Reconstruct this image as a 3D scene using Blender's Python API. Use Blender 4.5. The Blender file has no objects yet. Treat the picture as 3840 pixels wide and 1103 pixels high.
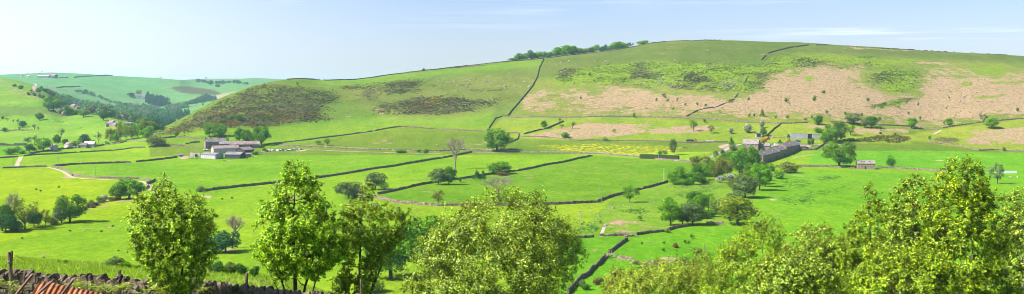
import bpy, math, random
import numpy as np
from mathutils import Vector, Matrix
PI = math.pi
F, U0, V0 = 4117.0, 1920.0, 330.0          # focal length and eye level of the camera, in photo pixels
rng = np.random.default_rng(7)
random.seed(7)
SC = bpy.context.scene
COL = SC.collection

# ------------------------------------------------------------------ objects
def link(o, parent=None):
    COL.objects.link(o)
    if parent is not None: o.parent = parent
    return o
def tag(o, label=None, cat=None, group=None, kind=None):
    if label: o["label"] = label
    if cat: o["category"] = cat
    if group: o["group"] = group
    if kind: o["kind"] = kind
    return o
def empty(name, loc, rz=0.0, s=(1, 1, 1)):
    o = bpy.data.objects.new(name, None); link(o)
    o.empty_display_size = 0.5
    o.location = loc; o.rotation_euler = (0, 0, rz); o.scale = s
    return o
def npmesh(name, V, Fc, mats, cols=None, smooth=False, mi=None):
    """mesh from an (n,3) array and an (m,k) array of equal-size faces"""
    V = np.asarray(V, np.float32); Fc = np.asarray(Fc, np.int32)
    me = bpy.data.meshes.new(name)
    n, (m, k) = len(V), Fc.shape
    me.vertices.add(n); me.vertices.foreach_set("co", V.ravel())
    me.loops.add(m * k); me.loops.foreach_set("vertex_index", Fc.ravel())
    me.polygons.add(m)
    me.polygons.foreach_set("loop_start", np.arange(0, m * k, k, dtype=np.int32))
    me.polygons.foreach_set("loop_total", np.full(m, k, np.int32))
    me.polygons.foreach_set("use_smooth", np.full(m, smooth, bool))
    if mi is not None: me.polygons.foreach_set("material_index", np.asarray(mi, np.int32))
    for mt in (mats if isinstance(mats, (list, tuple)) else [mats]): me.materials.append(mt)
    if cols is not None:
        for nm, c in cols.items():
            a = me.color_attributes.new(nm, 'FLOAT_COLOR', 'POINT')
            c = np.asarray(c, np.float32)
            if c.shape[1] == 3: c = np.hstack([c, np.ones((len(c), 1), np.float32)])
            a.data.foreach_set("color", c.ravel())
    me.update(calc_edges=True)
    return me
class MB:
    """collects shapes into one mesh"""
    def __init__(s): s.v = []; s.f = []
    def add(s, vs, fs):
        n = len(s.v); s.v += [tuple(p) for p in vs]; s.f += [tuple(i + n for i in f) for f in fs]; return s
    def box(s, c, d, rz=0.0, taper=1.0, M=None):
        x, y, z = d[0] / 2, d[1] / 2, d[2] / 2; t = taper
        P = [(-x, -y, -z), (x, -y, -z), (x, y, -z), (-x, y, -z), (-x * t, -y * t, z), (x * t, -y * t, z), (x * t, y * t, z), (-x * t, y * t, z)]
        R = Matrix.Rotation(rz, 3, 'Z') if M is None else M
        P = [R @ Vector(p) + Vector(c) for p in P]
        return s.add(P, [(0, 3, 2, 1), (4, 5, 6, 7), (0, 1, 5, 4), (1, 2, 6, 5), (2, 3, 7, 6), (3, 0, 4, 7)])
    def tube(s, pts, rad, n=6, cap=True):
        pts = [Vector(p) for p in pts]
        if not hasattr(rad, '__len__'): rad = [rad] * len(pts)
        rings = []
        for i, p in enumerate(pts):
            d = (pts[min(i + 1, len(pts) - 1)] - pts[max(i - 1, 0)])
            d = d.normalized() if d.length > 1e-9 else Vector((0, 0, 1))
            a = d.cross(Vector((0, 0, 1)) if abs(d.z) < 0.9 else Vector((1, 0, 0))).normalized(); b = d.cross(a)
            rings.append([p + (a * math.cos(2 * PI * k / n) + b * math.sin(2 * PI * k / n)) * rad[i] for k in range(n)])
        vs = [q for r in rings for q in r]; fs = []
        for i in range(len(pts) - 1):
            for k in range(n): fs.append((i * n + k, i * n + (k + 1) % n, (i + 1) * n + (k + 1) % n, (i + 1) * n + k))
        if cap: fs.append(tuple(range(n - 1, -1, -1))); fs.append(tuple((len(pts) - 1) * n + k for k in range(n)))
        return s.add(vs, fs)
    def prism(s, poly, y0, y1):
        """poly in xz, extruded along y"""
        n = len(poly); vs = [(x, y0, z) for x, z in poly] + [(x, y1, z) for x, z in poly]
        return s.add(vs, [tuple(range(n)), tuple(range(2 * n - 1, n - 1, -1))] + [(i, n + i, n + (i + 1) % n, (i + 1) % n) for i in range(n)])
    def ball(s, c, r, n=10, m=6, e=1.0, jit=0.0, R=None):
        vs = []; fs = []
        sg = lambda t: math.copysign(abs(t) ** e, t)
        for j in range(m + 1):
            ph = -PI / 2 + PI * j / m
            for i in range(n):
                th = 2 * PI * i / n
                k = 1 + random.uniform(-jit, jit)
                p = Vector((sg(math.cos(ph)) * sg(math.cos(th)) * r[0] * k, sg(math.cos(ph)) * sg(math.sin(th)) * r[1] * k, sg(math.sin(ph)) * r[2] * k))
                if R is not None: p = R @ p
                vs.append(p + Vector(c))
        for j in range(m):
            for i in range(n): fs.append((j * n + i, j * n + (i + 1) % n, (j + 1) * n + (i + 1) % n, (j + 1) * n + i))
        return s.add(vs, fs)
    def mesh(s, name, mat, smooth=False):
        me = bpy.data.meshes.new(name); me.from_pydata(s.v, [], s.f); me.materials.append(mat)
        if smooth: me.polygons.foreach_set("use_smooth", [True] * len(me.polygons))
        me.update(); return me
    def build(s, name, mat, parent=None, loc=(0, 0, 0), rz=0, smooth=False):
        o = bpy.data.objects.new(name, s.mesh(name, mat, smooth)); o.location = loc; o.rotation_euler = (0, 0, rz)
        return link(o, parent)

# ------------------------------------------------------------------ materials
def mat(name):
    m = bpy.data.materials.new(name); m.use_nodes = True
    nt = m.node_tree; nt.nodes.clear(); return m, nt
def N(nt, t, **kw):
    n = nt.nodes.new(t)
    for k, v in kw.items():
        if k.startswith('_'): setattr(n, k[1:], v)
        else:
            key = k.replace('__', ' ')
            n.inputs[int(key[1:]) if key[0] == 'i' and key[1:].isdigit() else key].default_value = v
    return n
def L(nt, a, b): nt.links.new(a, b)
def noise(nt, scale, detail=3, rough=0.6, coord=None, vec=None):
    n = N(nt, 'ShaderNodeTexNoise', Scale=scale, Detail=detail, Roughness=rough)
    if vec is not None: L(nt, vec, n.inputs['Vector'])
    return n
def mixc(nt, fac, a, b, mode='MIX'):
    n = nt.nodes.new('ShaderNodeMix'); n.data_type = 'RGBA'; n.blend_type = mode
    for s, x in ((n.inputs[0], fac), (n.inputs[6], a), (n.inputs[7], b)):
        if hasattr(x, 'is_linked') or hasattr(x, 'links'): L(nt, x, s)
        else: s.default_value = x if not hasattr(x, '__len__') or len(x) == 4 else (*x, 1)
    return n.outputs[2]
def ramp(nt, fac, a, b):
    n = N(nt, 'ShaderNodeMapRange', _clamp=True); n.interpolation_type = 'SMOOTHSTEP'
    n.inputs['From Min'].default_value = a; n.inputs['From Max'].default_value = b
    L(nt, fac, n.inputs['Value']); return n.outputs[0]
def math2(nt, op, a, b):
    n = nt.nodes.new('ShaderNodeMath'); n.operation = op
    for s, x in ((n.inputs[0], a), (n.inputs[1], b)):
        if isinstance(x, (int, float)): s.default_value = x
        else: L(nt, x, s)
    return n.outputs[0]
def finish(nt, color, rough=0.9, spec=0.2, bump=None, bdist=0.1, bstr=0.5, metal=0.0):
    p = nt.nodes.new('ShaderNodeBsdfPrincipled'); o = nt.nodes.new('ShaderNodeOutputMaterial')
    if hasattr(color, 'links'): L(nt, mixc(nt, 1.0, color, (ALB, ALB, ALB, 1), 'MULTIPLY'), p.inputs['Base Color'])
    else: p.inputs['Base Color'].default_value = (*[q * ALB for q in color[:3]], 1)
    p.inputs['Roughness'].default_value = rough; p.inputs['Specular IOR Level'].default_value = spec
    p.inputs['Metallic'].default_value = metal
    if bump is not None:
        b = N(nt, 'ShaderNodeBump', Distance=bdist, Strength=bstr); L(nt, bump, b.inputs['Height']); L(nt, b.outputs[0], p.inputs['Normal'])
    L(nt, p.outputs[0], o.inputs[0]); return p
def simple(name, col, var=0.25, scale=2.0, rough=0.85, spec=0.25, metal=0.0, col2=None, bump=0.03, stretch=None):
    m, nt = mat(name)
    tc = nt.nodes.new('ShaderNodeTexCoord'); vec = tc.outputs['Object']
    if stretch:
        mp = nt.nodes.new('ShaderNodeMapping'); mp.inputs['Scale'].default_value = stretch; L(nt, vec, mp.inputs[0]); vec = mp.outputs[0]
    n = noise(nt, scale, 5, 0.65, vec=vec)
    c2 = col2 if col2 else tuple(c * (1 - var) for c in col)
    c1 = tuple(min(1, c * (1 + var * 0.6)) for c in col)
    c = mixc(nt, ramp(nt, n.outputs[0], 0.35, 0.65), c2, c1)
    finish(nt, c, rough, spec, n.outputs[0], bump, 0.6, metal)
    return m
def brickmat(name, c1, c2, mortar, bw=0.5, bh=0.22, spec=0.15):
    m, nt = mat(name); tc = nt.nodes.new('ShaderNodeTexCoord')
    sp = nt.nodes.new('ShaderNodeSeparateXYZ'); L(nt, tc.outputs['Object'], sp.inputs[0])
    cb = nt.nodes.new('ShaderNodeCombineXYZ'); L(nt, math2(nt, 'ADD', sp.outputs[0], sp.outputs[1]), cb.inputs[0]); L(nt, sp.outputs[2], cb.inputs[1])
    br = N(nt, 'ShaderNodeTexBrick', Scale=1.0); br.inputs['Brick Width'].default_value = bw; br.inputs['Row Height'].default_value = bh; br.inputs['Mortar Size'].default_value = 0.02
    br.inputs['Color1'].default_value = (*c1, 1); br.inputs['Color2'].default_value = (*c2, 1); br.inputs['Mortar'].default_value = (*mortar, 1)
    L(nt, cb.outputs[0], br.inputs['Vector'])
    n = noise(nt, 0.8, 5, 0.7, vec=tc.outputs['Object'])
    c = mixc(nt, 0.5, br.outputs[0], mixc(nt, n.outputs[0], (0.3, 0.28, 0.27), (1.5, 1.45, 1.4)), 'MULTIPLY')
    finish(nt, c, 0.9, spec, br.outputs['Fac'], -0.03, 0.5); return m
def leafmat(name, base=None, trans=0.28, rough=0.7, spec=0.08, yel=(1.25, 1.25, 0.5)):
    """foliage; colour = object colour (or the leaf's own colour) x leaf tint"""
    m, nt = mat(name)
    at = N(nt, 'ShaderNodeAttribute', _attribute_name='Col')
    if base is None:
        oi = nt.nodes.new('ShaderNodeObjectInfo'); c = mixc(nt, 1.0, oi.outputs['Color'], at.outputs[0], 'MULTIPLY')
    else: c = mixc(nt, 1.0, (*base, 1), at.outputs[0], 'MULTIPLY')
    c = mixc(nt, 1.0, c, (ALB, ALB, ALB, 1), 'MULTIPLY')
    p = N(nt, 'ShaderNodeBsdfPrincipled', Roughness=rough); p.inputs['Specular IOR Level'].default_value = spec
    t = nt.nodes.new('ShaderNodeBsdfTranslucent'); mx = nt.nodes.new('ShaderNodeMixShader'); mx.inputs[0].default_value = trans
    L(nt, c, p.inputs['Base Color']); L(nt, mixc(nt, 1.0, c, (*yel, 1), 'MULTIPLY'), t.inputs[0])
    L(nt, p.outputs[0], mx.inputs[1]); L(nt, t.outputs[0], mx.inputs[2])
    o = nt.nodes.new('ShaderNodeOutputMaterial'); L(nt, mx.outputs[0], o.inputs[0]); return m

M = {}
ALB = 0.8            # one scale for every surface colour
M['stonewall'] = simple('dry_stone', (0.25, 0.19, 0.14), 0.55, 1.1, 0.95, 0.05, col2=(0.075, 0.058, 0.045), bump=0.25)
M['nearstone'] = simple('gritstone', (0.20, 0.15, 0.11), 0.5, 3.0, 0.92, 0.1, col2=(0.065, 0.05, 0.04), bump=0.05)
M['house'] = brickmat('farm_stone', (0.38, 0.27, 0.21), (0.28, 0.20, 0.17), (0.2, 0.15, 0.13))
M['barnstone'] = brickmat('barn_stone', (0.42, 0.31, 0.22), (0.33, 0.245, 0.18), (0.22, 0.18, 0.15))
M['slate'] = simple('roof_slate', (0.23, 0.19, 0.19), 0.45, 0.7, 0.75, 0.3)
M['stoneslate'] = simple('stone_slate', (0.28, 0.24, 0.215), 0.35, 0.9, 0.85, 0.2)
M['mauve'] = simple('fibre_roof', (0.28, 0.215, 0.205), 0.35, 0.35, 0.8, 0.2, col2=(0.17, 0.12, 0.125), stretch=(2, .4, 1))
M['greyroof'] = simple('grey_sheet_roof', (0.24, 0.22, 0.225), 0.3, 0.4, 0.75, 0.25, stretch=(2, .4, 1))
M['concrete'] = simple('concrete', (0.47, 0.42, 0.38), 0.3, 0.5, 0.9, 0.15)
M['boards'] = simple('weathered_boards', (0.55, 0.51, 0.49), 0.35, 0.8, 0.85, 0.2, stretch=(5, 5, .3))
M['tin'] = simple('galvanised_sheet', (0.5, 0.49, 0.5), 0.3, 0.7, 0.6, 0.4, stretch=(5, 5, .3))
M['darkboards'] = simple('dark_boards', (0.06, 0.06, 0.07), 0.3, 1, 0.8, 0.2, stretch=(5, 5, .3))
M['glass'] = simple('window_glass', (0.05, 0.06, 0.08), 0.1, 1, 0.15, 0.6, bump=0)
M['white'] = simple('white_paint', (0.78, 0.78, 0.78), 0.08, 1, 0.6, 0.3, bump=0)
M['cream'] = simple('cream_render', (0.66, 0.6, 0.56), 0.12, 1, 0.8, 0.3, bump=0)
M['wood'] = simple('post_wood', (0.24, 0.18, 0.12), 0.4, 6, 0.9, 0.15, col2=(0.09, 0.065, 0.045), bump=0.02, stretch=(3, 3, .4))
M['pole'] = simple('pole_wood', (0.34, 0.31, 0.27), 0.25, 3, 0.9, 0.15, stretch=(3, 3, .4))
M['bark'] = simple('bark', (0.10, 0.078, 0.06), 0.4, 3, 0.95, 0.1, stretch=(2, 2, .5))
M['palebark'] = simple('pale_bark', (0.36, 0.29, 0.22), 0.3, 3, 0.95, 0.1, stretch=(2, 2, .5))
M['birchbark'] = simple('birch_bark', (0.33, 0.27, 0.22), 0.5, 5, 0.85, 0.15, col2=(0.07, 0.05, 0.04), bump=0.02)
M['track'] = simple('track_gravel', (0.46, 0.37, 0.28), 0.3, 0.3, 0.95, 0.1)
M['road'] = simple('lane_surface', (0.36, 0.32, 0.31), 0.2, 0.3, 0.9, 0.15)
M['rust'] = simple('rusty_iron', (0.44, 0.19, 0.075), 0.3, 2.5, 0.8, 0.15, col2=(0.22, 0.065, 0.025), bump=0.004)
M['redsteel'] = simple('painted_steel', (0.16, 0.055, 0.06), 0.3, 4, 0.5, 0.4, bump=0.003)
M['rock'] = simple('pale_gritstone', (0.40, 0.35, 0.32), 0.35, 0.8, 0.95, 0.1, bump=0.1)
M['rubber'] = simple('rubber', (0.025, 0.025, 0.028), 0.2, 3, 0.8, 0.3)
M['red'] = simple('red_paint', (0.5, 0.07, 0.03), 0.2, 2, 0.5, 0.4)
M['blue'] = simple('blue_paint', (0.07, 0.14, 0.25), 0.2, 2, 0.4, 0.5)
M['green'] = simple('green_paint', (0.03, 0.13, 0.1), 0.2, 2, 0.5, 0.4)
M['steel'] = simple('grey_steel', (0.3, 0.29, 0.3), 0.2, 2, 0.45, 0.5)
M['horse'] = simple('brown_coat', (0.09, 0.035, 0.02), 0.2, 3)
M['cow'] = simple('black_and_white_coat', (0.7, 0.7, 0.68), 0.02, 1.2, col2=(0.02, 0.02, 0.02))
M['wool'] = simple('wool', (0.72, 0.7, 0.64), 0.1, 4)
M['leaf'] = leafmat('foliage')
M['leafcol'] = leafmat('foliage_own_colour', base=(1, 1, 1))
M['fgleaf'] = leafmat('near_foliage', base=(1, 1, 1), trans=0.26, rough=0.42, spec=0.3, yel=(1.5, 1.4, 0.35))
M['flower'] = leafmat('blossom', base=(1, 1, 1), trans=0.2, yel=(1, 1, 1))

# ------------------------------------------------------------------ terrain
def tab(*a): return np.array(a, float).T
CREST = tab((-1500, 560), (-400, 545), (0, 541), (300, 528), (450, 512), (560, 503), (600, 497), (611, 491), (640, 478), (715, 433), (775, 399), (835, 366), (895, 343), (954, 321), (1020, 306),
    (1070, 299), (1113, 296), (1160, 297), (1210, 301), (1325, 299), (1400, 290), (1478, 278), (1630, 261), (1751, 247), (1860, 235), (2040, 219), (2195, 201), (2317, 186), (2380, 174), (2438, 162), (2500, 156),
    (2560, 153), (2700, 151), (2850, 156), (2990, 160), (3103, 166), (3300, 178), (3459, 190), (3650, 200), (3840, 210), (4300, 245), (5400, 330))
L2C = tab((-1500, 240), (-400, 262), (0, 290), (70, 303), (130, 320), (180, 352), (230, 394), (340, 428), (430, 448), (510, 467), (600, 486))
L3C = tab((-1500, 300), (-300, 287), (0, 281), (81, 277), (189, 272), (297, 276), (405, 284), (450, 286), (600, 294), (677, 301), (720, 298), (796, 296), (909, 296), (950, 293), (1100, 300), (2000, 310), (5400, 320))
def lerp(t, u): return np.interp(u, t[0], t[1])
def smooth_lerp(t, u, w):
    return (lerp(t, u - w) + 2 * lerp(t, u) + lerp(t, u + w)) / 4
def K(d, v=None, z=None):
    """one structure line: distance and either screen height v or height z, both functions of u"""
    d = tab(*d) if isinstance(d, (list, tuple)) else tab((0, d), (1, d))
    w = tab(*(v or z)) if isinstance(v or z, (list, tuple)) else tab((0, v if v is not None else z), (1, v if v is not None else z))
    def f(u):
        D = smooth_lerp(d, u, 60); W = smooth_lerp(w, u, 60)
        return D, (-(W - V0) / F * D if v is not None else W)
    return f
FOOT_D = tab((0, 1080), (400, 1075), (600, 1040), (800, 1010), (1000, 985), (1200, 1000), (1500, 1050), (1830, 1040), (2000, 1020), (2600, 1005), (2800, 1010), (3300, 1020), (3840, 1050))
FOOT_V = tab((0, 545), (400, 540), (600, 509), (800, 532), (1000, 548), (1200, 527), (1400, 498), (1500, 481), (1630, 488), (1830, 494), (1950, 503), (2050, 500), (2200, 500), (2600, 505), (2900, 490), (3100, 484), (3300, 492), (3500, 502), (3660, 480), (3840, 465))
CR_D = tab((0, 1150), (600, 1150), (700, 1190), (1000, 1310), (1300, 1420), (1800, 1510), (2400, 1600), (3840, 1620))
def kfoot(u):
    D = smooth_lerp(FOOT_D, u, 40); return D, -(smooth_lerp(FOOT_V, u, 30) - V0) / F * D
def kcrest(u):
    D = smooth_lerp(CR_D, u, 60); return D, -(smooth_lerp(CREST, u, 14) - V0) / F * D
def kmid(t, s):
    def f(u):
        a, b = kfoot(u); c, e = kcrest(u); return a + t * (c - a), b + s * (e - b)
    return f
L2D = tab((-1500, 2100), (0, 2000), (130, 1900), (230, 1700), (340, 1520), (510, 1380), (600, 1330), (700, 1400), (1000, 1560), (1800, 1800), (3840, 1900))
def kl2(u):
    D = smooth_lerp(L2D, u, 30)
    za = -(smooth_lerp(L2C, np.minimum(u, 600), 12) - V0) / F * D
    zb = kcrest(u)[1] - 16
    t = np.clip((u - 590) / 60, 0, 1); return D, za * (1 - t) + zb * t
def kafter(dd, dz, fn):
    def f(u):
        a, b = fn(u); return a + dd, b + dz
    return f
def kl3(u):
    D = smooth_lerp(tab((0, 4300), (680, 4300), (740, 5600), (1000, 5600)), u, 10)
    return D, -(smooth_lerp(L3C, u, 12) - V0) / F * D
KN = [K(-60, z=[(0, -0.5), (1, -.5)]), K(0, z=-1.8), K(12, z=-3.6), K([(1000, 26), (1001, 26)], z=[(1000, -5.9), (1600, -7.4)]),
      K(35, v=[(0, 1165), (500, 1192), (800, 1210), (1150, 1240), (1440, 1268), (1800, 1420), (2400, 1480), (3840, 1500)]),
      K(60, v=[(0, 966), (240, 983), (500, 1000), (860, 1020), (1100, 1055), (1250, 1110), (1500, 1260), (1800, 1380), (3840, 1400)]),
      K(130, z=[(0, -27), (1400, -28), (1800, -32), (3840, -33)]), K(250, z=-52), K(320, z=-59.8), K(500, z=-60.6), K(700, z=-60.2),
      K(850, v=[(0, 614), (1800, 612), (2400, 612), (2900, 606), (3840, 606)]),
      K(950, v=[(0, 580), (700, 578), (1000, 572), (1800, 570), (2300, 560), (2700, 553), (3200, 549), (3600, 556), (3840, 560)]),
      kfoot, kmid(0.3, 0.30), kmid(0.62, 0.68), kmid(0.86, 0.925), kcrest, kafter(110, 0.0, kcrest), kl2,
      kafter(300, -9, kl2),
      K(3000, v=[(0, 330), (130, 338), (300, 380), (450, 405), (600, 428), (750, 398), (900, 365), (1200, 360), (3840, 340)]),
      K(3600, v=[(0, 305), (300, 325), (450, 340), (600, 350), (750, 340), (900, 326), (1200, 330), (3840, 330)]),
      kl3, kafter(1500, -40, kl3), kafter(4500, -60, kl3)]
# number of mesh rows in each interval
ROWS = [2, 3, 6, 8, 14, 6, 6, 14, 46, 40, 30, 22, 20, 34, 34, 30, 16, 5, 44, 8, 30, 24, 26, 6, 4]
_ph = rng.uniform(0, 2 * PI, 40); _an = rng.uniform(0, 2 * PI, 40)
def fbm(x, y, base=60.0, octs=5, k0=0, rough=0.5):
    s = 0; a = 1.0; w = base
    for o in range(octs):
        for j in range(3):
            i = (k0 + o * 3 + j) % 40; ca, sa = math.cos(_an[i]), math.sin(_an[i])
            s = s + a * np.sin((x * ca + y * sa) * 2 * PI / w / (1 + .17 * j) + _ph[i] + 1.3 * np.sin((-x * sa + y * ca) * 2 * PI / w / 1.7 + _ph[-i]))
        a *= rough; w *= 0.47
    return s / 3
_UG = np.arange(-1500, 5401, 3.0)
_KD = np.array([np.broadcast_to(k(_UG)[0], _UG.shape) for k in KN]); _KZ = np.array([np.broadcast_to(k(_UG)[1], _UG.shape) for k in KN])
_KD = np.maximum.accumulate(_KD + np.arange(len(KN))[:, None] * 1e-3, 0)
def _slopes(D, Z):
    h = np.diff(D, axis=0); s = np.diff(Z, axis=0) / h; m = np.zeros_like(Z); pr = s[:-1] * s[1:]; w1 = 2 * h[1:] + h[:-1]; w2 = h[1:] + 2 * h[:-1]
    with np.errstate(all='ignore'): hm = (w1 + w2) / (w1 / s[:-1] + w2 / s[1:])
    m[1:-1] = np.where(pr > 0, hm, 0); m[0] = s[0]; m[-1] = s[-1]; return m
_KM = _slopes(_KD, _KZ)
def profile(u, d):
    """ground height at image column u, distance d (arrays)"""
    u = np.asarray(u, float); d = np.asarray(d, float); sh = np.broadcast(u, d).shape
    u = np.broadcast_to(u, sh).ravel(); d = np.broadcast_to(d, sh).ravel()
    q = np.clip((u - _UG[0]) / 3.0, 0, len(_UG) - 1.001); qi = q.astype(int); f = q - qi; g = 1 - f
    D = _KD[:, qi] * g + _KD[:, qi + 1] * f
    i = np.clip((D <= d).sum(0) - 1, 0, len(KN) - 2); j = np.arange(len(u))
    Zi = _KZ[i, qi] * g + _KZ[i, qi + 1] * f; Zn = _KZ[i + 1, qi] * g + _KZ[i + 1, qi + 1] * f
    mi = _KM[i, qi] * g + _KM[i, qi + 1] * f; mn = _KM[i + 1, qi] * g + _KM[i + 1, qi + 1] * f
    Di = D[i, j]; H = D[i + 1, j] - Di; t = np.clip((d - Di) / H, 0, 1)
    z = ((2 * t**3 - 3 * t**2 + 1) * Zi + (t**3 - 2 * t**2 + t) * H * mi + (-2 * t**3 + 3 * t**2) * Zn + (t**3 - t**2) * H * mn)
    x = (u - U0) / F * d
    z = z + fbm(x, d, 90, 4) * np.clip(d / 900, 0.02, 1.2) * 0.45 * np.clip((d - 25) / 40, 0, 1)
    return z.reshape(sh)
def ground(x, y):
    y = np.asarray(y, float); yy = np.maximum(y, 8.0)
    return profile(np.clip(U0 + F * np.asarray(x, float) / yy, -1500, 5400), y)
# visible-surface lookup table
_UT = np.arange(-260, 4110, 6.0); _DT = np.concatenate([np.linspace(28, 300, 160), np.linspace(301, 1750, 1300), np.linspace(1755, 8000, 700)])
_ZT = np.array([profile(np.full(_DT.shape, u), _DT) for u in _UT]); _VT = V0 - _ZT / _DT * F
_MT = np.minimum.accumulate(_VT, axis=1)
def at(u, v, dmin=0.0):
    """point of the ground that the photo shows at pixel (u, v)"""
    i = int(np.clip(round((u - _UT[0]) / 6.0), 0, len(_UT) - 1)); row = _VT[i]
    ok = (row <= v) & (_DT >= dmin); k = int(np.argmax(ok)) if ok.any() else int(np.argmin(row))
    d = _DT[k]
    if ok.any() and k > 0 and row[k - 1] > v: d = _DT[k - 1] + (row[k - 1] - v) / (row[k - 1] - row[k]) * (_DT[k] - _DT[k - 1])
    x = (u - U0) / F * d; return Vector((x, d, float(ground(x, d))))
def atd(u, d):
    x = (u - U0) / F * d; return Vector((x, d, float(ground(x, d))))

# soft polygons and blobs in the picture of the hillside, turned into cover weights of the ground
def inpoly(px, py, poly):
    c = np.zeros(px.shape, bool); n = len(poly)
    for i in range(n):
        x1, y1 = poly[i]; x2, y2 = poly[(i + 1) % n]
        if y1 == y2: continue
        c ^= ((y1 > py) != (y2 > py)) & (px < (x2 - x1) * (py - y1) / (y2 - y1) + x1)
    return c
_J = [(math.cos(a) * r, math.sin(a) * r) for r, k in ((0.35, 4), (0.75, 6), (1.0, 6)) for a in [2 * PI * i / k + r for i in range(k)]]
def soft(px, py, poly, w, wy=None):
    wy = w * 0.5 if wy is None else wy
    xs = [p[0] for p in poly]; ys = [p[1] for p in poly]
    s = (px > min(xs) - w) & (px < max(xs) + w) & (py > min(ys) - wy) & (py < max(ys) + wy)
    out = np.zeros(px.shape); a, b = px[s], py[s]; r = np.zeros(a.shape)
    for jx, jy in _J: r += inpoly(a + jx * w, b + jy * wy, poly)
    out[s] = r / len(_J); return out
# ------------------------------------------------------------------ the ground sheet
def ground_material():
    m, nt = mat('turf_and_moor')
    tc = nt.nodes.new('ShaderNodeTexCoord'); vec = tc.outputs['Object']
    a1 = N(nt, 'ShaderNodeAttribute', _attribute_name='Base'); a2 = N(nt, 'ShaderNodeAttribute', _attribute_name='Mask'); a3 = N(nt, 'ShaderNodeAttribute', _attribute_name='Mask2')
    s2 = nt.nodes.new('ShaderNodeSeparateColor'); L(nt, a2.outputs[0], s2.inputs[0]); s3 = nt.nodes.new('ShaderNodeSeparateColor'); L(nt, a3.outputs[0], s3.inputs[0])
    mp = nt.nodes.new('ShaderNodeMapping'); mp.inputs['Scale'].default_value = (1.0, 0.45, 0.45); L(nt, vec, mp.inputs[0]); v2 = mp.outputs[0]
    big = noise(nt, 0.012, 4, 0.6, vec=vec).outputs[0]; med = noise(nt, 0.085, 5, 0.65, vec=v2).outputs[0]
    fine = noise(nt, 0.5, 4, 0.7, vec=v2).outputs[0]; vfine = noise(nt, 3.0, 3, 0.7, vec=vec).outputs[0]
    c = a1.outputs[0]
    c = mixc(nt, 1.0, c, mixc(nt, ramp(nt, big, .35, .65), (0.86, 0.92, 0.85), (1.12, 1.05, 1.1)), 'MULTIPLY')
    c = mixc(nt, 1.0, c, mixc(nt, ramp(nt, med, .3, .7), (0.85, 0.9, 0.84), (1.12, 1.06, 1.1)), 'MULTIPLY')
    c = mixc(nt, 1.0, c, mixc(nt, ramp(nt, fine, .3, .7), (0.76, 0.82, 0.76), (1.18, 1.13, 1.2)), 'MULTIPLY')
    c = mixc(nt, 1.0, c, mixc(nt, ramp(nt, vfine, .3, .7), (0.74, 0.8, 0.74), (1.2, 1.14, 1.2)), 'MULTIPLY')
    def layer(c, w, colA, colB, n1, amp, lo, hi, n2):
        f = ramp(nt, math2(nt, 'ADD', w, math2(nt, 'MULTIPLY', math2(nt, 'SUBTRACT', n1, 0.5), amp)), lo, hi)
        return mixc(nt, f, c, mixc(nt, ramp(nt, n2, .35, .65), colA, colB))
    nA = noise(nt, 0.03, 6, 0.72, vec=v2).outputs[0]; nB = noise(nt, 0.09, 6, 0.75, vec=vec).outputs[0]; nC = noise(nt, 0.06, 6, 0.72, vec=v2).outputs[0]
    nD = noise(nt, 0.33, 5, 0.8, vec=vec).outputs[0]; nE = noise(nt, 0.22, 4, 0.8, vec=v2).outputs[0]
    nF = noise(nt, 0.6, 4, 0.85, vec=v2).outputs[0]
    avg = lambda p, q: math2(nt, 'MULTIPLY', math2(nt, 'ADD', p, q), 0.5)
    c = layer(c, s2.outputs[0], (0.17, 0.17, 0.05), (0.46, 0.285, 0.205), avg(nA, nB), 4.4, .34, .62, nF)         # dead bracken
    c = layer(c, s2.outputs[1], (0.055, 0.12, 0.012), (0.26, 0.36, 0.012), avg(nB, nF), 3.6, .40, .62, nD)         # bilberry
    c = layer(c, s2.outputs[2], (0.045, 0.042, 0.022), (0.11, 0.11, 0.04), avg(nC, nF), 3.8, .40, .64, nD)        # heather
    c = layer(c, s3.outputs[0], (0.32, 0.235, 0.165), (0.44, 0.34, 0.24), nD, 1.2, .35, .8, nE)              # bare earth
    c = layer(c, s3.outputs[1], (0.42, 0.40, 0.02), (0.6, 0.5, 0.02), nD, 2.2, .56, .72, nE)             # buttercups
    c = layer(c, s3.outputs[2], (0.045, 0.12, 0.02), (0.08, 0.17, 0.03), nE, 2.4, .52, .62, nD)          # rushes
    h = math2(nt, 'ADD', math2(nt, 'MULTIPLY', fine, 0.5), math2(nt, 'MULTIPLY', nD, 0.5))
    finish(nt, c, 1.0, 0.0, h, 0.5, 0.7)
    return m
M['ground'] = ground_material()

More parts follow.
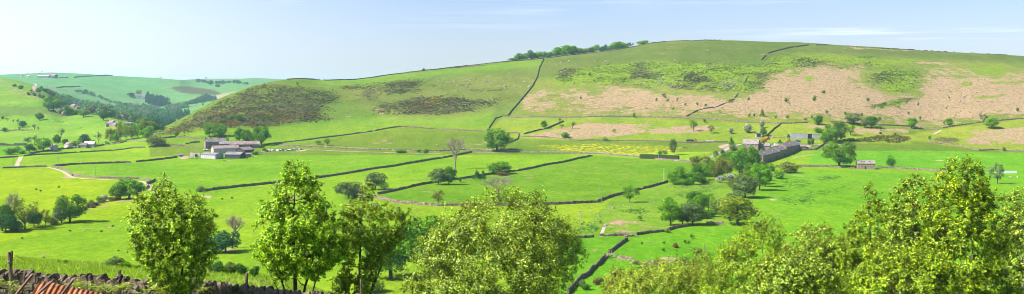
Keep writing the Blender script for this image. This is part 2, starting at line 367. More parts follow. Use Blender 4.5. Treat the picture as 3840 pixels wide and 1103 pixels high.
def build_ground():
    us = np.concatenate([np.linspace(-1500, -100, 24)[:-1], np.arange(-100, 3941, 7.0), np.linspace(3945, 5400, 24)])
    ds = []
    Dk = np.array([np.broadcast_to(k(us)[0], us.shape) for k in KN])
    Dk = np.maximum.accumulate(Dk + np.arange(len(KN))[:, None] * 1e-3, 0)
    bounds = [0]
    for i, n in enumerate(ROWS):
        t = (np.arange(n) / n)[:, None]; ds.append(Dk[i] * (1 - t) + Dk[i + 1] * t); bounds.append(bounds[-1] + n)
    ds.append(Dk[-1:]); Dg = np.vstack(ds); nr, nu = Dg.shape
    U = np.broadcast_to(us, Dg.shape); Y = np.maximum(Dg, 8.0)
    Z = profile(U, Dg); X = (U - U0) / F * np.where(Dg < 8, 60.0, 1.0) * (np.where(Dg < 8, 1.0, Dg))
    X = np.where(Dg < 35, (U - U0) / F * (35 + (35 - Dg) * .6), (U - U0) / F * Dg)
    # close to the camera the sheet keeps its width
    Z = np.where(Dg < 35, profile(np.clip(U0 + F * X / np.maximum(Dg, 8), -1500, 5400), Dg), Z)
    V = np.where(Dg > 20, V0 - Z / np.maximum(Dg, 1) * F, 1300)
    px, py, D = U.ravel(), V.ravel(), Dg.ravel(); n = px.size
    wob = fbm(X.ravel(), D, 70, 4, 9)
    pxw = px + wob * 7; pyw = py + fbm(X.ravel(), D, 50, 4, 21) * 2.2
    base = np.tile(np.array([0.175, 0.315, 0.03]), (n, 1))
    mask = np.zeros((n, 3)); mask2 = np.zeros((n, 3))
    hill = (D > 925) & (D < 1760); valley = (D < 1075); l2 = (px < 640) & (D >= 1085) & (D < 2300); far = (D > 2300)
    def fill(poly, c, w=3, gate=None, warp=False, wy=None):
        a = soft(pxw if warp else px, pyw if warp else py, poly, w, wy)
        if gate is not None: a = a * gate
        base[:] = base * (1 - a[:, None]) + np.array(c) * a[:, None]
    def put(arr, ch, poly, amt, w=30, gate=None, wy=None):
        a = soft(pxw, pyw, poly, w, wy) * amt
        if gate is not None: a = a * gate
        arr[:, ch] = np.maximum(arr[:, ch], a)
    # far hills
    base[far] = (0.115, 0.25, 0.07)
    base[far & (D > 4800)] = (0.15, 0.24, 0.09)
    fill([(0, 276), (470, 270), (600, 290), (600, 350), (300, 330), (0, 320)], (0.105, 0.265, 0.07), 10, far)
    put(mask2, 2, [(80, 296), (180, 298), (240, 306), (360, 325), (470, 335), (420, 320), (300, 312), (150, 302)], 0.45, 10, far, 3)
    put(mask, 2, [(640, 327), (690, 322), (740, 328), (800, 338), (842, 352), (790, 356), (700, 352), (655, 340)], 0.95, 8, far, 3)
    put(mask2, 0, [(775, 364), (830, 350), (900, 338), (905, 350), (840, 372), (800, 376)], 0.62, 6, far, 3)
    # left slope
    base[l2] = (0.155, 0.29, 0.045)
    fill([(0, 300), (130, 322), (200, 372), (0, 392)], (0.17, 0.29, 0.05), 10, l2, True)
    fill([(-100, 430), (180, 455), (560, 470), (560, 540), (-100, 540)], (0.17, 0.31, 0.045), 10, l2, True)
    put(mask2, 2, [(0, 396), (90, 400), (180, 410), (90, 408)], 0.5, 12, l2, 4); put(mask2, 2, [(50, 420), (90, 424), (120, 434), (60, 430)], 0.7, 8, l2, 3)
    put(mask2, 2, [(200, 448), (250, 452), (245, 462), (210, 460)], 0.6, 10, l2, 3); put(mask2, 2, [(280, 470), (320, 475), (320, 490), (295, 484)], 0.55, 10, l2, 3)
    base[(px < 640) & (D > 1500) & (D < 2300) & (py > 400)] = (0.12, 0.2, 0.05)
    # valley fields, named by what stands round them
    fill([(-200, 545), (120, 545), (130, 575), (60, 590), (-200, 600)], (0.13, 0.30, 0.04), 3, valley)
    fill([(-300, 1000), (-300, 640), (180, 630), (560, 690), (560, 800), (200, 860)], (0.215, 0.335, 0.02), 12, valley, True)
    fill([(200, 628), (664, 592), (1000, 570), (1760, 575), (1680, 592), (1216, 665), (768, 718), (560, 690), (290, 660)], (0.145, 0.30, 0.03), 3, valley)
    fill([(768, 718), (1216, 665), (1680, 592), (1900, 572), (2225, 584), (1833, 656), (1416, 730), (1300, 800), (600, 830)], (0.165, 0.31, 0.03), 4, valley)
    fill([(1416, 730), (1684, 678), (1923, 644), (2225, 584), (2600, 608), (2640, 640), (2504, 685), (2296, 738), (2236, 760), (1900, 768), (1640, 772), (1490, 760)], (0.12, 0.25, 0.03), 3, valley)
    fill([(1401, 741), (1490, 762), (2087, 770), (2296, 742), (2130, 900), (1900, 1100), (1300, 1100)], (0.19, 0.31, 0.035), 6, valley)
    fill([(2296, 742), (2504, 687), (2900, 690), (2900, 850), (2588, 846), (2385, 883), (2150, 894)], (0.145, 0.27, 0.05), 6, valley)
    fill([(2100, 895), (2385, 884), (2588, 850), (2900, 840), (2900, 1110), (2100, 1110)], (0.115, 0.29, 0.03), 5, valley)
    fill([(1003, 545), (1143, 529), (1399, 495), (1502, 477), (1630, 485), (1815, 495), (1830, 570), (1200, 555)], (0.15, 0.31, 0.04), 3, None)
    fill([(1905, 537), (1952, 515), (2165, 530), (2408, 530), (2730, 535), (2740, 550), (2600, 605), (2385, 590), (1938, 571)], (0.19, 0.33, 0.03), 3, None)
    put(mask2, 1, [(1960, 545), (2165, 534), (2400, 537), (2580, 545), (2560, 580), (2385, 585), (2100, 572)], 0.55, 30, None, 8)
    fill([(3050, 560), (3180, 535), (3480, 532), (3610, 550), (3640, 570), (3560, 640), (3280, 630), (3030, 625)], (0.125, 0.32, 0.035), 3, None)
    fill([(3610, 552), (3670, 567), (3900, 570), (3900, 700), (3500, 700), (3560, 640)], (0.12, 0.31, 0.03), 3, None)
    fill([(2900, 640), (3200, 640), (3480, 650), (3900, 700), (3900, 1100), (2700, 1100), (2760, 850)], (0.13, 0.30, 0.03), 8, valley, True)
    put(mask2, 2, [(2560, 700), (2700, 705), (2640, 722), (2560, 740), (2500, 745)], 0.42, 20, valley, 8)
    put(mask2, 2, [(2900, 680), (3050, 672), (3260, 640), (3230, 650), (3060, 690), (2990, 712)], 0.5, 20, valley, 6)
    put(mask2, 2, [(2920, 730), (3060, 720), (3150, 700), (3160, 720), (3040, 760), (2930, 765)], 0.42, 30, valley, 10)
    put(mask2, 2, [(2350, 780), (2410, 785), (2400, 800), (2340, 795)], 0.6, 10, valley, 5); put(mask2, 2, [(2150, 835), (2250, 830), (2260, 880), (2180, 870)], 0.5, 20, valley, 8)
    put(mask, 0, [(2250, 800), (2420, 790), (2500, 830), (2400, 870), (2260, 870)], 0.22, 40, valley, 20)
    for p, a in (([(2880, 746), (2915, 744), (2912, 752), (2882, 753)], 1), ([(2450, 972), (2480, 966), (2545, 968), (2550, 978), (2500, 982)], 1.0), ([(3000, 578), (3060, 576), (3090, 580), (3000, 590), (2900, 618), (2880, 622)], .5),
                 ([(3040, 541), (3140, 537), (3200, 541), (3140, 546), (3045, 546)], .8), ([(2690, 548), (2740, 540), (2735, 552), (2705, 560)], 1), ([(665, 590), (720, 582), (740, 585), (690, 598)], .9),
                 ([(940, 588), (965, 585), (960, 593)], 1), ([(1090, 563), (1145, 562), (1150, 568), (1110, 571)], .8), ([(520, 650), (600, 668), (560, 672)], .0), ([(215, 663), (265, 660), (285, 672), (230, 668)], .9), ([(550, 700), (600, 705), (590, 722), (556, 716)], .9),
                 ([(750, 730), (800, 732), (790, 745), (752, 742)], .8), ([(2265, 962), (2315, 962), (2290, 950)], .7), ([(3508, 600), (3545, 598), (3545, 603), (3508, 604)], 1), ([(3275, 546), (3290, 545), (3290, 549)], 1),
                 ([(1760, 570), (1860, 570), (1930, 576), (1800, 577)], .55), ([(2880, 640), (2970, 652), (3100, 664), (3000, 664), (2890, 655)], .45), ([(840, 1035), (1000, 1045), (1100, 1075), (850, 1070)], .45)):
        put(mask2, 0, p, a, 6, None, 2.5)
    # hill
    g = hill
    base[g & (px >= 560)] = (0.125, 0.20, 0.045)
    fill([(560, 520), (700, 490), (1000, 480), (1200, 455), (1500, 430), (1850, 400), (1840, 494), (1630, 488), (1500, 480), (1399, 495), (1000, 560), (600, 540)], (0.15, 0.265, 0.04), 14, g, True)
    fill([(1150, 300), (1478, 282), (1860, 240), (2037, 220), (2025, 250), (1850, 262), (1500, 300), (1200, 330)], (0.145, 0.25, 0.045), 10, g, True)
    fill([(1240, 340), (1500, 310), (1850, 275), (2020, 260), (2000, 320), (1930, 400), (1700, 440), (1480, 440), (1350, 400)], (0.145, 0.185, 0.06), 22, g, True)
    fill([(2045, 215), (2438, 163), (2700, 152), (2990, 161), (3459, 190), (3900, 214), (3900, 300), (3000, 200), (2850, 230), (2400, 240), (2040, 290), (2010, 290)], (0.115, 0.16, 0.05), 12, g, True)
    fill([(1930, 430), (2000, 300), (2300, 290), (2700, 300), (3000, 200), (3900, 240), (3900, 480), (2900, 465), (1900, 440)], (0.17, 0.215, 0.06), 16, g, True)
    fill([(1880, 440), (2380, 442), (2760, 460), (3116, 462), (3300, 475), (3420, 540), (2740, 535), (2165, 528), (1950, 520), (1830, 500)], (0.20, 0.28, 0.06), 6, None, True)
    fill([(3500, 490), (3840, 445), (3950, 445), (3950, 568), (3670, 562), (3479, 535), (3300, 520)], (0.22, 0.28, 0.07), 8, None, True)
    bd = 0
    put(mask, 0, [(1960, 345), (2300, 318), (2480, 335), (2640, 350), (2790, 365), (2840, 290), (2950, 255), (3100, 228), (3260, 235), (3240, 290), (3300, 345), (3440, 350), (3470, 250), (3600, 235), (3700, 290), (3900, 240), (3950, 440), (3660, 455), (3520, 480), (3300, 466), (3100, 450), (2880, 455), (2640, 436), (2380, 430), (2000, 425), (1940, 400)], 0.52, 30, g, 12)
    put(mask, 0, [(2150, 370), (2450, 340), (2780, 380), (2860, 300), (3150, 245), (3230, 330), (3420, 370), (3500, 280), (3900, 300), (3900, 425), (3520, 455), (3100, 430), (2700, 420), (2300, 410)], 0.84, 40, g, 16)
    put(mask, 0, [(1990, 510), (2080, 482), (2180, 462), (2420, 462), (2450, 480), (2420, 500), (2200, 518), (2050, 520)], 0.82, 20, None, 6)
    put(mask, 0, [(2430, 478), (2600, 468), (2720, 478), (2640, 498), (2430, 508)], 0.66, 20, None, 6); put(mask, 0, [(3010, 470), (3100, 468), (3100, 480), (3030, 485)], 0.7, 20, None, 5); put(mask, 0, [(3200, 482), (3400, 478), (3440, 488), (3380, 500), (3210, 503)], 0.72, 20, None, 5)
    put(mask, 0, [(2760, 470), (2870, 474), (2860, 486), (2760, 484)], 0.5, 20, None, 6)
    put(mask, 0, [(3640, 490), (3700, 482), (3900, 470), (3900, 545), (3760, 540), (3640, 550)], 0.58, 30, None, 12); put(mask, 2, [(3490, 520), (3540, 505), (3610, 520), (3590, 540), (3500, 538)], 0.5, 15, None, 5)
    put(mask, 0, [(3100, 175), (3400, 186), (3440, 193), (3200, 186)], 0.55, 20, g, 4)
    put(mask, 0, [(2430, 200), (2520, 195), (2500, 205)], 0.5, 20, g, 5); put(mask, 0, [(3420, 232), (3530, 233), (3620, 240), (3520, 245), (3430, 240)], .7, 15, g, 4)
    put(mask, 1, [(2060, 300), (2150, 255), (2300, 235), (2500, 225), (2700, 240), (2850, 245), (2900, 205), (3100, 200), (3300, 215), (3500, 225), (3340, 255), (3120, 235), (2940, 262), (2860, 300), (2820, 350), (2700, 345), (2560, 340), (2400, 315), (2250, 318), (2080, 330)], 0.60, 26, g, 10)
    put(mask, 1, [(3250, 275), (3330, 250), (3440, 262), (3430, 320), (3450, 340), (3350, 352), (3290, 330), (3310, 305)], 0.68, 20, g, 8)
    put(mask, 1, [(3300, 392), (3400, 372), (3470, 352), (3460, 366), (3370, 395), (3260, 415)], 0.72, 14, g, 5); put(mask, 1, [(3610, 240), (3760, 238), (3790, 262), (3760, 300), (3640, 280)], 0.55, 20, g, 8)
    put(mask, 1, [(3600, 310), (3650, 302), (3640, 325), (3605, 320)], 0.8, 12, g, 5); put(mask, 1, [(3690, 305), (3900, 300), (3900, 318), (3720, 318)], 0.58, 14, g, 5); put(mask, 1, [(3010, 290), (3050, 284), (3060, 300), (3020, 310)], .7, 12, g, 5)
    put(mask, 1, [(3640, 360), (3780, 352), (3760, 364), (3660, 372)], 0.6, 14, g, 4); put(mask, 1, [(3800, 430), (3840, 425), (3840, 435)], .9, 8, g, 3); put(mask, 1, [(3725, 414), (3760, 414), (3755, 421)], .9, 6, g, 3)
    put(mask, 1, [(2790, 440), (2900, 446), (2860, 452)], .0, 6, g, 3)
    hh = [(600, 505), (700, 440), (830, 375), (960, 325), (1040, 312), (1110, 325), (1250, 345), (1300, 370), (1220, 400), (1200, 430), (1225, 450), (1090, 462), (1000, 475), (900, 482), (780, 484), (650, 500)]
    fill(hh, (0.115, 0.17, 0.035), 18, g, True)
    put(mask, 2, hh, 0.56, 26, g, 9); put(mask, 2, [(900, 400), (1080, 380), (1200, 410), (1200, 445), (1000, 468), (800, 478), (640, 495)], 0.74, 22, g, 8)
    put(mask, 0, [(700, 450), (850, 390), (930, 420), (800, 470)], 0.42, 22, g, 8)
    put(mask, 2, [(1340, 325), (1420, 330), (1450, 400), (1360, 375)], 0.55, 18, g, 6); put(mask, 2, [(1480, 310), (1560, 305), (1590, 340), (1520, 350), (1450, 360), (1430, 340)], 0.58, 18, g, 6)
    put(mask, 2, [(1400, 395), (1560, 360), (1680, 370), (1830, 380), (1800, 410), (1700, 425), (1550, 430), (1440, 410)], 0.6, 20, g, 7); put(mask, 0, [(1400, 410), (1440, 405), (1460, 425), (1420, 430)], .55, 8, g, 4)
    put(mask, 2, [(1285, 318), (1340, 320), (1345, 335), (1300, 335)], 0.6, 10, g, 4)
    put(mask, 2, [(2360, 245), (2440, 235), (2490, 290), (2400, 300), (2330, 310), (2350, 270)], 0.5, 30, g, 6); put(mask, 2, [(2550, 275), (2620, 272), (2670, 295), (2640, 312), (2560, 305)], 0.5, 30, g, 6)
    put(mask, 2, [(2090, 268), (2160, 255), (2170, 285), (2110, 295)], 0.55, 12, g, 6); put(mask, 2, [(2620, 235), (2700, 235), (2690, 255), (2620, 252)], 0.52, 12, g, 5); put(mask, 2, [(2980, 228), (3060, 222), (3080, 245), (3000, 262)], 0.45, 25, g, 6)
    put(mask, 2, [(2820, 280), (2900, 265), (2890, 285), (2830, 305)], 0.6, 12, g, 6); put(mask, 2, [(3250, 280), (3340, 272), (3390, 285), (3300, 296)], 0.5, 20, g, 4); put(mask, 2, [(3390, 368), (3460, 362), (3440, 375), (3395, 378)], 0.6, 10, g, 4)
    put(mask, 2, [(2480, 310), (2600, 320), (2700, 320), (2680, 345), (2540, 335)], 0.42, 12, g, 5)
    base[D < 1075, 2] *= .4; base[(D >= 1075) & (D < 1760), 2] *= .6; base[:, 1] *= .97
    Fg = (np.arange(nr - 1)[:, None] * nu + np.arange(nu - 1)[None, :])
    Pv = np.stack([X.ravel(), np.where(D < -50, -60, D), Z.ravel()], 1)
    # normals of the whole sheet, so its three pieces meet without a seam
    G = Pv.reshape(nr, nu, 3)
    du = np.gradient(G, axis=1); dr = np.gradient(G, axis=0); nm = np.cross(du, dr); nm /= np.linalg.norm(nm, axis=2, keepdims=True) + 1e-9; nm = nm.reshape(-1, 3)
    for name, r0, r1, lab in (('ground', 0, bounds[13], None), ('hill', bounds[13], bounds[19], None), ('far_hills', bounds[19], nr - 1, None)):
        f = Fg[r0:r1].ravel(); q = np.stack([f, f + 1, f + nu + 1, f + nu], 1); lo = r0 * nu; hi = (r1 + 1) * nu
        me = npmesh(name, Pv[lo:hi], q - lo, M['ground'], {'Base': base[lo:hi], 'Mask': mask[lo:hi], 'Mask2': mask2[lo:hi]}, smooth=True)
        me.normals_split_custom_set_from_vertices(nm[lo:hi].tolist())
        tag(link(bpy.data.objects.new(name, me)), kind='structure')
build_ground()

# ------------------------------------------------------------------ light, sky, air, camera
SUN_EL = math.radians(45); LX, LY = 0.95, 0.31          # the light travels to the right and away
sun = bpy.data.lights.new('sun', 'SUN'); sun.energy = 5.0; sun.angle = math.radians(0.53); sun.color = (1.0, 0.955, 0.87)
so = link(bpy.data.objects.new('sun', sun)); n = math.hypot(LX, LY)
dirv = Vector((LX / n * math.cos(SUN_EL), LY / n * math.cos(SUN_EL), -math.sin(SUN_EL)))
so.rotation_euler = dirv.to_track_quat('-Z', 'Y').to_euler(); so.location = (0, 0, 200)
W = bpy.data.worlds.new('World'); SC.world = W; W.use_nodes = True; wt = W.node_tree; wt.nodes.clear()
sky = wt.nodes.new('ShaderNodeTexSky'); sky.sky_type = 'NISHITA'; sky.sun_disc = False; sky.sun_elevation = SUN_EL; sky.sun_rotation = math.atan2(-LX, -LY)
sky.air_density = 1.0; sky.dust_density = 0.5; sky.ozone_density = 2.5; sky.altitude = 200
bg = wt.nodes.new('ShaderNodeBackground'); bg.inputs[1].default_value = 0.055
wo = wt.nodes.new('ShaderNodeOutputWorld')
# thin high cloud, laid on the sky's own directions
tc = wt.nodes.new('ShaderNodeTexCoord'); mp = wt.nodes.new('ShaderNodeMapping'); mp.inputs['Scale'].default_value = (1.2, 1.2, 34); mp.inputs['Rotation'].default_value = (0.0, 0.018, 0)
L(wt, tc.outputs['Generated'], mp.inputs[0]); cn = noise(wt, 3.0, 6, 0.62, vec=mp.outputs[0])
m2 = wt.nodes.new('ShaderNodeMapping'); m2.inputs['Scale'].default_value = (1, 1, 6); L(wt, tc.outputs['Generated'], m2.inputs[0]); cn2 = noise(wt, 2.2, 2, 0.5, vec=m2.outputs[0])
cf = math2(wt, 'MULTIPLY', ramp(wt, cn.outputs[0], 0.50, 0.76), ramp(wt, cn2.outputs[0], 0.42, 0.62))
cf = math2(wt, 'MULTIPLY', cf, 0.4)
sx = wt.nodes.new('ShaderNodeSeparateXYZ'); L(wt, tc.outputs['Generated'], sx.inputs[0])
veil = math2(wt, 'MULTIPLY', ramp(wt, math2(wt, 'MULTIPLY', sx.outputs[0], -1.0), 0.0, 0.6), 0.42)      # the veil of cirrus thickens towards the sun's side
cf = math2(wt, 'MAXIMUM', cf, veil)
L(wt, mixc(wt, cf, mixc(wt, 1.0, sky.outputs[0], (0.98, 0.98, 1.28), 'MULTIPLY'), (13.5, 14.2, 16.4)), bg.inputs[0]); L(wt, bg.outputs[0], wo.inputs[0])

def build_haze():
    m = bpy.data.materials.new('haze'); m.use_nodes = True; nt = m.node_tree; nt.nodes.clear()
    v = N(nt, 'ShaderNodeVolumePrincipled', Density=HAZE); v.inputs['Color'].default_value = (0.50, 0.80, 1.0, 1); v.inputs['Anisotropy'].default_value = 0.2
    o = nt.nodes.new('ShaderNodeOutputMaterial'); L(nt, v.outputs[0], o.inputs['Volume'])
    b = MB().box((0, 4800, (ZTOP + ZBOT) / 2), (13000, 10400, ZTOP - ZBOT)); tag(b.build('haze', m), kind='stuff')
HAZE = 0.56e-4; ZTOP, ZBOT = 108.0, -130.0

cam = bpy.data.cameras.new('camera'); cam.sensor_width = 36; cam.lens = 36 * F / 3840; cam.clip_start = 0.5; cam.clip_end = 40000
cam.shift_y = -(551.5 - V0) / 3840
co = link(bpy.data.objects.new('camera', cam)); co.location = (0, 0, 0); co.rotation_euler = (PI / 2, 0, 0); SC.camera = co
SC.view_settings.view_transform = 'Standard'; SC.view_settings.look = 'None'; SC.view_settings.gamma = 1; SC.view_settings.exposure = 1.24
SC.cycles.filter_width = 0.85; SC.cycles.max_bounces = 5; SC.cycles.diffuse_bounces = 1; SC.cycles.transmission_bounces = 3; SC.cycles.volume_bounces = 1; SC.cycles.caustics_reflective = False; SC.cycles.caustics_refractive = False
build_haze()
# ------------------------------------------------------------------ dry stone walls
def resample(pts, step):
    out = [pts[0]]
    for a, b in zip(pts[:-1], pts[1:]):
        n = max(1, int(round((b - a).length / step)))
        out += [a.lerp(b, k / n) for k in range(1, n + 1)]
    return out
def drywall(label, px, h=1.55, w=0.75, gaps=0.0, cat='wall', group='dry stone field walls', name='dry_stone_wall', dmin=0, ruin=0.012, seed=0, dist=None):
    rs = random.Random(len(px) * 31 + int(px[0][0]) + seed)
    if dist is None: P = [at(u, v, dmin) for u, v in px]
    else: P = [atd(u, d) for u, d in px]
    # follow the ground between the corners
    Q = []
    for a, b in zip(P[:-1], P[1:]):
        n = max(1, int((b - a).length / 14)); Q += [a.lerp(b, k / n) for k in range(n)]
    Q.append(P[-1])
    for i in range(1, len(Q) - 1): Q[i] = Q[i] + Vector((rs.uniform(-.4, .4), rs.uniform(-.7, .7), 0))
    Q = [Vector((p.x, p.y, 0)) for p in Q]
    far = Q[0].y > 1800; S = resample(Q, 1.1 if not far else 6.0)
    xs = np.array([p.x for p in S]); ys = np.array([p.y for p in S]); zs = ground(xs, ys)
    mb = MB(); cop = MB(); org = Vector((S[0].x, S[0].y, float(zs[0]))); run = []; low = 0
    def flush(run):
        if len(run) < 2: return
        vs = []; fs = []
        for (p, q, z, hh, ww) in run:
            nx, ny = -q.y, q.x
            for s, zz, k in ((1, -.5, 1), (1, hh * .82, .72), (.55, hh, .62), (-.55, hh - .05, .62), (-1, hh * .8, .72), (-1, -.5, 1)):
                k2 = ww / 2 * k * s; vs.append((p.x + nx * k2 - org.x, p.y + ny * k2 - org.y, z + zz - org.z))
        for i in range(len(run) - 1):
            for k in range(5): fs.append((i * 6 + k, i * 6 + k + 1, (i + 1) * 6 + k + 1, (i + 1) * 6 + k))
        fs.append(tuple(range(5, -1, -1))); e = (len(run) - 1) * 6; fs.append(tuple(e + k for k in range(6)))
        mb.add(vs, fs)
    for i, p in enumerate(S):
        q = (S[min(i + 1, len(S) - 1)] - S[max(i - 1, 0)]).normalized()
        if rs.random() < ruin: low = rs.randint(2, 6)
        hh = h * rs.uniform(0.8, 1.14) * ((0.62 if ruin < .05 else .3) if low > 0 else 1); low -= 1
        if gaps and rs.random() < gaps: flush(run); run = []; continue
        run.append((p, q, float(zs[i]), hh, w * rs.uniform(.85, 1.2)))
    flush(run)
    o = mb.build(name, M['stonewall'], None, org); tag(o, label, cat, group, 'thing')
    return o
WALLS = [
 ("short pale stone wall left of the track mouth at the photo's left edge", [(-40, 596), (0, 594), (68, 589)]),
 ("long lit stone wall from the track mouth to the gap by the bushy tree", [(89, 587), (130, 582), (259, 575), (357, 569), (499, 556), (542, 554)]),
 ("short stone wall under the flowering bushy tree with its shadow", [(557, 554), (625, 545)]),
 ("pale stone wall leading from the bushy tree to the farmhouse pen", [(634, 543), (690, 548), (740, 556), (752, 556)]),
 ("dark stone wall rising from the track mouth below the small pale shed", [(112, 579), (139, 572), (188, 566), (282, 556)]),
 ("dark stone wall rising behind the pale low roofs to the bright round tree", [(293, 555.5), (389, 545), (451, 538), (477, 531)]),
 ("rubbly lit stone wall below the yellow-green poplars and the big sycamore", [(477, 530), (539, 532), (548, 531)]),
 ("pale stone wall climbing from the sycamore towards the farmhouse gable", [(612, 520), (658, 515), (700, 517), (754, 523)]),
 ("curved dark stone wall of the small pen left of the farmhouse", [(696, 541), (715, 537), (750, 534)]),
 ("low lit stone wall at the photo's left edge between the two track bends", [(10, 632), (97, 628), (177, 626)]),
 ("thin dark stone wall crossing the left fields to the slurry tanker", [(198, 626), (276, 618), (376, 614.5), (490, 611)]),
 ("dark stone wall from the white gate to the farm sheds", [(510, 609), (600, 600), (664, 591)]),
 ("stone wall curving down beside the track under the utility pole", [(201, 626), (233, 634), (259, 644), (272, 660)]),
 ("low stone wall along the upper side of the winding track", [(269, 659), (375, 668), (460, 670), (520, 671), (563, 677)]),
 ("short dark stone wall where the track turns behind the flowering bush", [(582, 677), (551, 693), (551, 709)]),
 ("long dark stone wall crossing the middle fields up to the leafless tree", [(768, 717), (1014, 690), (1216, 665), (1386, 637), (1508, 619), (1672, 592), (1769, 572)]),
 ("dark diagonal stone wall with round trees standing along it", [(1416, 730), (1550, 700), (1684, 678), (1833, 656), (1923, 644), (2080, 615), (2221, 585)]),
 ("lit stone wall along the bottom of the dark green field", [(1401, 741), (1490, 761), (1640, 772), (1774, 772), (1950, 772), (2087, 768), (2236, 760)]),
 ("dark stone wall from the forked utility pole up to the wood edge", [(2240, 760), (2296, 738), (2400, 712), (2504, 685)]),
 ("long pale roadside wall from the leafless tree to the hedge", [(1759, 567), (1938, 570), (2236, 577), (2385, 589), (2504, 601), (2600, 608)]),
 ("stone wall on the upper side of the lane behind the cow parsley", [(1046, 547), (1204, 553), (1386, 563), (1569, 567), (1648, 568), (1750, 562), (1830, 566)]),
 ("stone wall at the foot of the heather hill rising from the farm sycamores", [(1003, 543), (1143, 527), (1234, 515), (1399, 493)]),
 ("stone wall along the top of the grazed field below the rocky hillside", [(1405, 492), (1502, 476), (1630, 484), (1818, 494), (1946, 500)]),
 ("zigzag stone wall stepping up above the big lone oak", [(1824, 495), (1840, 470), (1855, 446), (1882, 438), (1912, 437)]),
 ("steep dark stone wall climbing the hillside to the skyline", [(1905, 434), (1940, 391), (1982, 343), (2010, 300), (2022, 258), (2040, 221)]),
 ("long stone wall along the foot of the bracken slope", [(1885, 438), (2134, 442), (2384, 439), (2639, 447), (2760, 457), (2925, 465), (3030, 461)]),
 ("stone wall above the gorse band between the hawthorns and the leaning tree", [(3116, 459), (3306, 470), (3427, 476), (3522, 487)]),
 ("stone wall at the photo's right edge under the leafless thorn", [(3535, 482), (3668, 460), (3760, 452), (3880, 445)]),
 ("short stone wall beside the big lone oak", [(1946, 501), (1943, 522), (1909, 538)]),
 ("pale stone wall above the buttercup field", [(1952, 514), (2165, 528), (2408, 529), (2572, 536), (2730, 534)]),
 ("dark stub of stone wall on the rough ground above the buttercup field", [(1964, 504), (2055, 482), (2113, 457)]),
 ("broken stone wall winding up the bracken slope", [(2575, 438), (2621, 413), (2682, 404), (2748, 376), (2767, 352)]),
 ("short steep fragment of stone wall among the boulders", [(2791, 312), (2806, 285)]),
 ("isolated piece of dark wall high on the moor", [(2855, 225), (2871, 209)]),
 ("curved dark stone wall below the moor skyline", [(2881, 201), (2931, 187), (2970, 178), (3033, 170)]),
 ("short dark stone wall just under the moor skyline", [(3060, 170), (3103, 170)]),
 ("broken stone wall following the moor skyline on the right", [(3160, 172), (3306, 182), (3433, 189), (3579, 194)]),
 ("last scraps of skyline wall at the far right", [(3640, 200), (3700, 203), (3780, 208)]),
 ("stone wall on the skyline from the saddle to the ridge trees", [(1215, 302), (1325, 300), (1400, 291), (1478, 279), (1630, 262), (1751, 248), (1860, 236), (2037, 220)]),
 ("stone wall on the skyline from the ridge trees to the hill top", [(2045, 219), (2195, 202), (2317, 187), (2380, 175), (2438, 163), (2500, 157), (2560, 154), (2705, 152)]),
 ("thin stone wall on the rounded top of the heather hill", [(1075, 300), (1113, 297), (1160, 298), (1200, 301)]),
 ("grey stone wall below the skyline to the sheepfold", [(1700, 256), (1751, 251), (1820, 246)]),
 ("straight dark stone wall behind the small black shed", [(2876, 509), (2900, 488), (2926, 467)]),
 ("low stone wall between the dark bush and the stone barn", [(2909, 627), (2993, 625), (3105, 627), (3205, 633)]),
 ("stone wall running right from the stone barn", [(3288, 630), (3340, 632), (3440, 637), (3550, 646)]),
 ("stone wall ending at the white panels on the right", [(3700, 637), (3755, 640)]), 
 ("garden wall round the cottage plot on the right farm", [(3093, 539), (3058, 562), (3000, 564)]),
 ("dark winding stone wall at the bottom of the photo", [(2130, 1103), (2176, 1047), (2204, 1033), (2222, 1015), (2245, 992), (2269, 966)]),
 ("stone wall between the two fallen trees", [(2283, 950), (2320, 922), (2352, 900)]),
 ("stone wall right of the gate gap, ending at the fallen tree", [(2250, 887), (2320, 885), (2357, 884)]),
 ("stone wall from the fallen tree to the bright round tree", [(2385, 883), (2431, 876), (2491, 869), (2538, 857), (2588, 848)]),
 ("stub of stone wall between the willow and the yellow-green tree", [(2649, 841), (2714, 842)]),
 ("tumbled stone wall left of the gate gap", [(2157, 894), (2190, 893), (2227, 890)]),
 ("low rubble wall running right behind the birch tops", [(2315, 969), (2384, 982), (2440, 992), (2500, 1003)]),
 ("stone wall on the knoll above the green field at the right edge", [(3479, 535), (3540, 540), (3602, 546), (3625, 556), (3670, 565), (3746, 563), (3840, 569)]),
 ("dark stone wall high on the left slope", [(32, 336), (60, 346), (92, 357)]),
 ("dark stone wall below the hawthorns on the left slope", [(95, 358), (130, 366), (176, 378)]),
 ("straight wall beside the left slope bushes at the photo's edge", [(-30, 493), (0, 492), (71, 489), (123, 489)]),
 ("small curved wall in the far pasture", [(173, 327), (216, 334)]),
 ("long wall in the far pasture below the hilltop farm", [(208, 331), (235, 327), (301, 326)]),
 ("wall on the far hill right of the hilltop farm", [(276, 292), (340, 287), (422, 283)]),
 ("far wall crossing the small pasture behind the conifers", [(678, 407), (740, 396), (799, 385)]),
 ("thick dark wall standing for the shadowed hedge by the left edge pasture behind the shrubs", [(-30, 546), (0, 546), (100, 545)]),  # tall dark wall shape added in place of a hedge in shadow
]
for i, (lab, px) in enumerate(WALLS):
    lo = 'skyline' in lab
    drywall(lab, px, ruin=0.10 if ('broken' in lab or 'scraps' in lab or 'tumbled' in lab or 'rubble' in lab) else 0.012, seed=i,
            h=2.6 if 'thick' in lab else (1.55 if ('dark' in lab) else (4.0 if px[0][1] < 345 and px[0][0] < 500 else 1.3)))
drywall("dark wall in the dip behind the ash tree", [(1450, 893), (1500, 888), (1560, 886)], h=1.8)

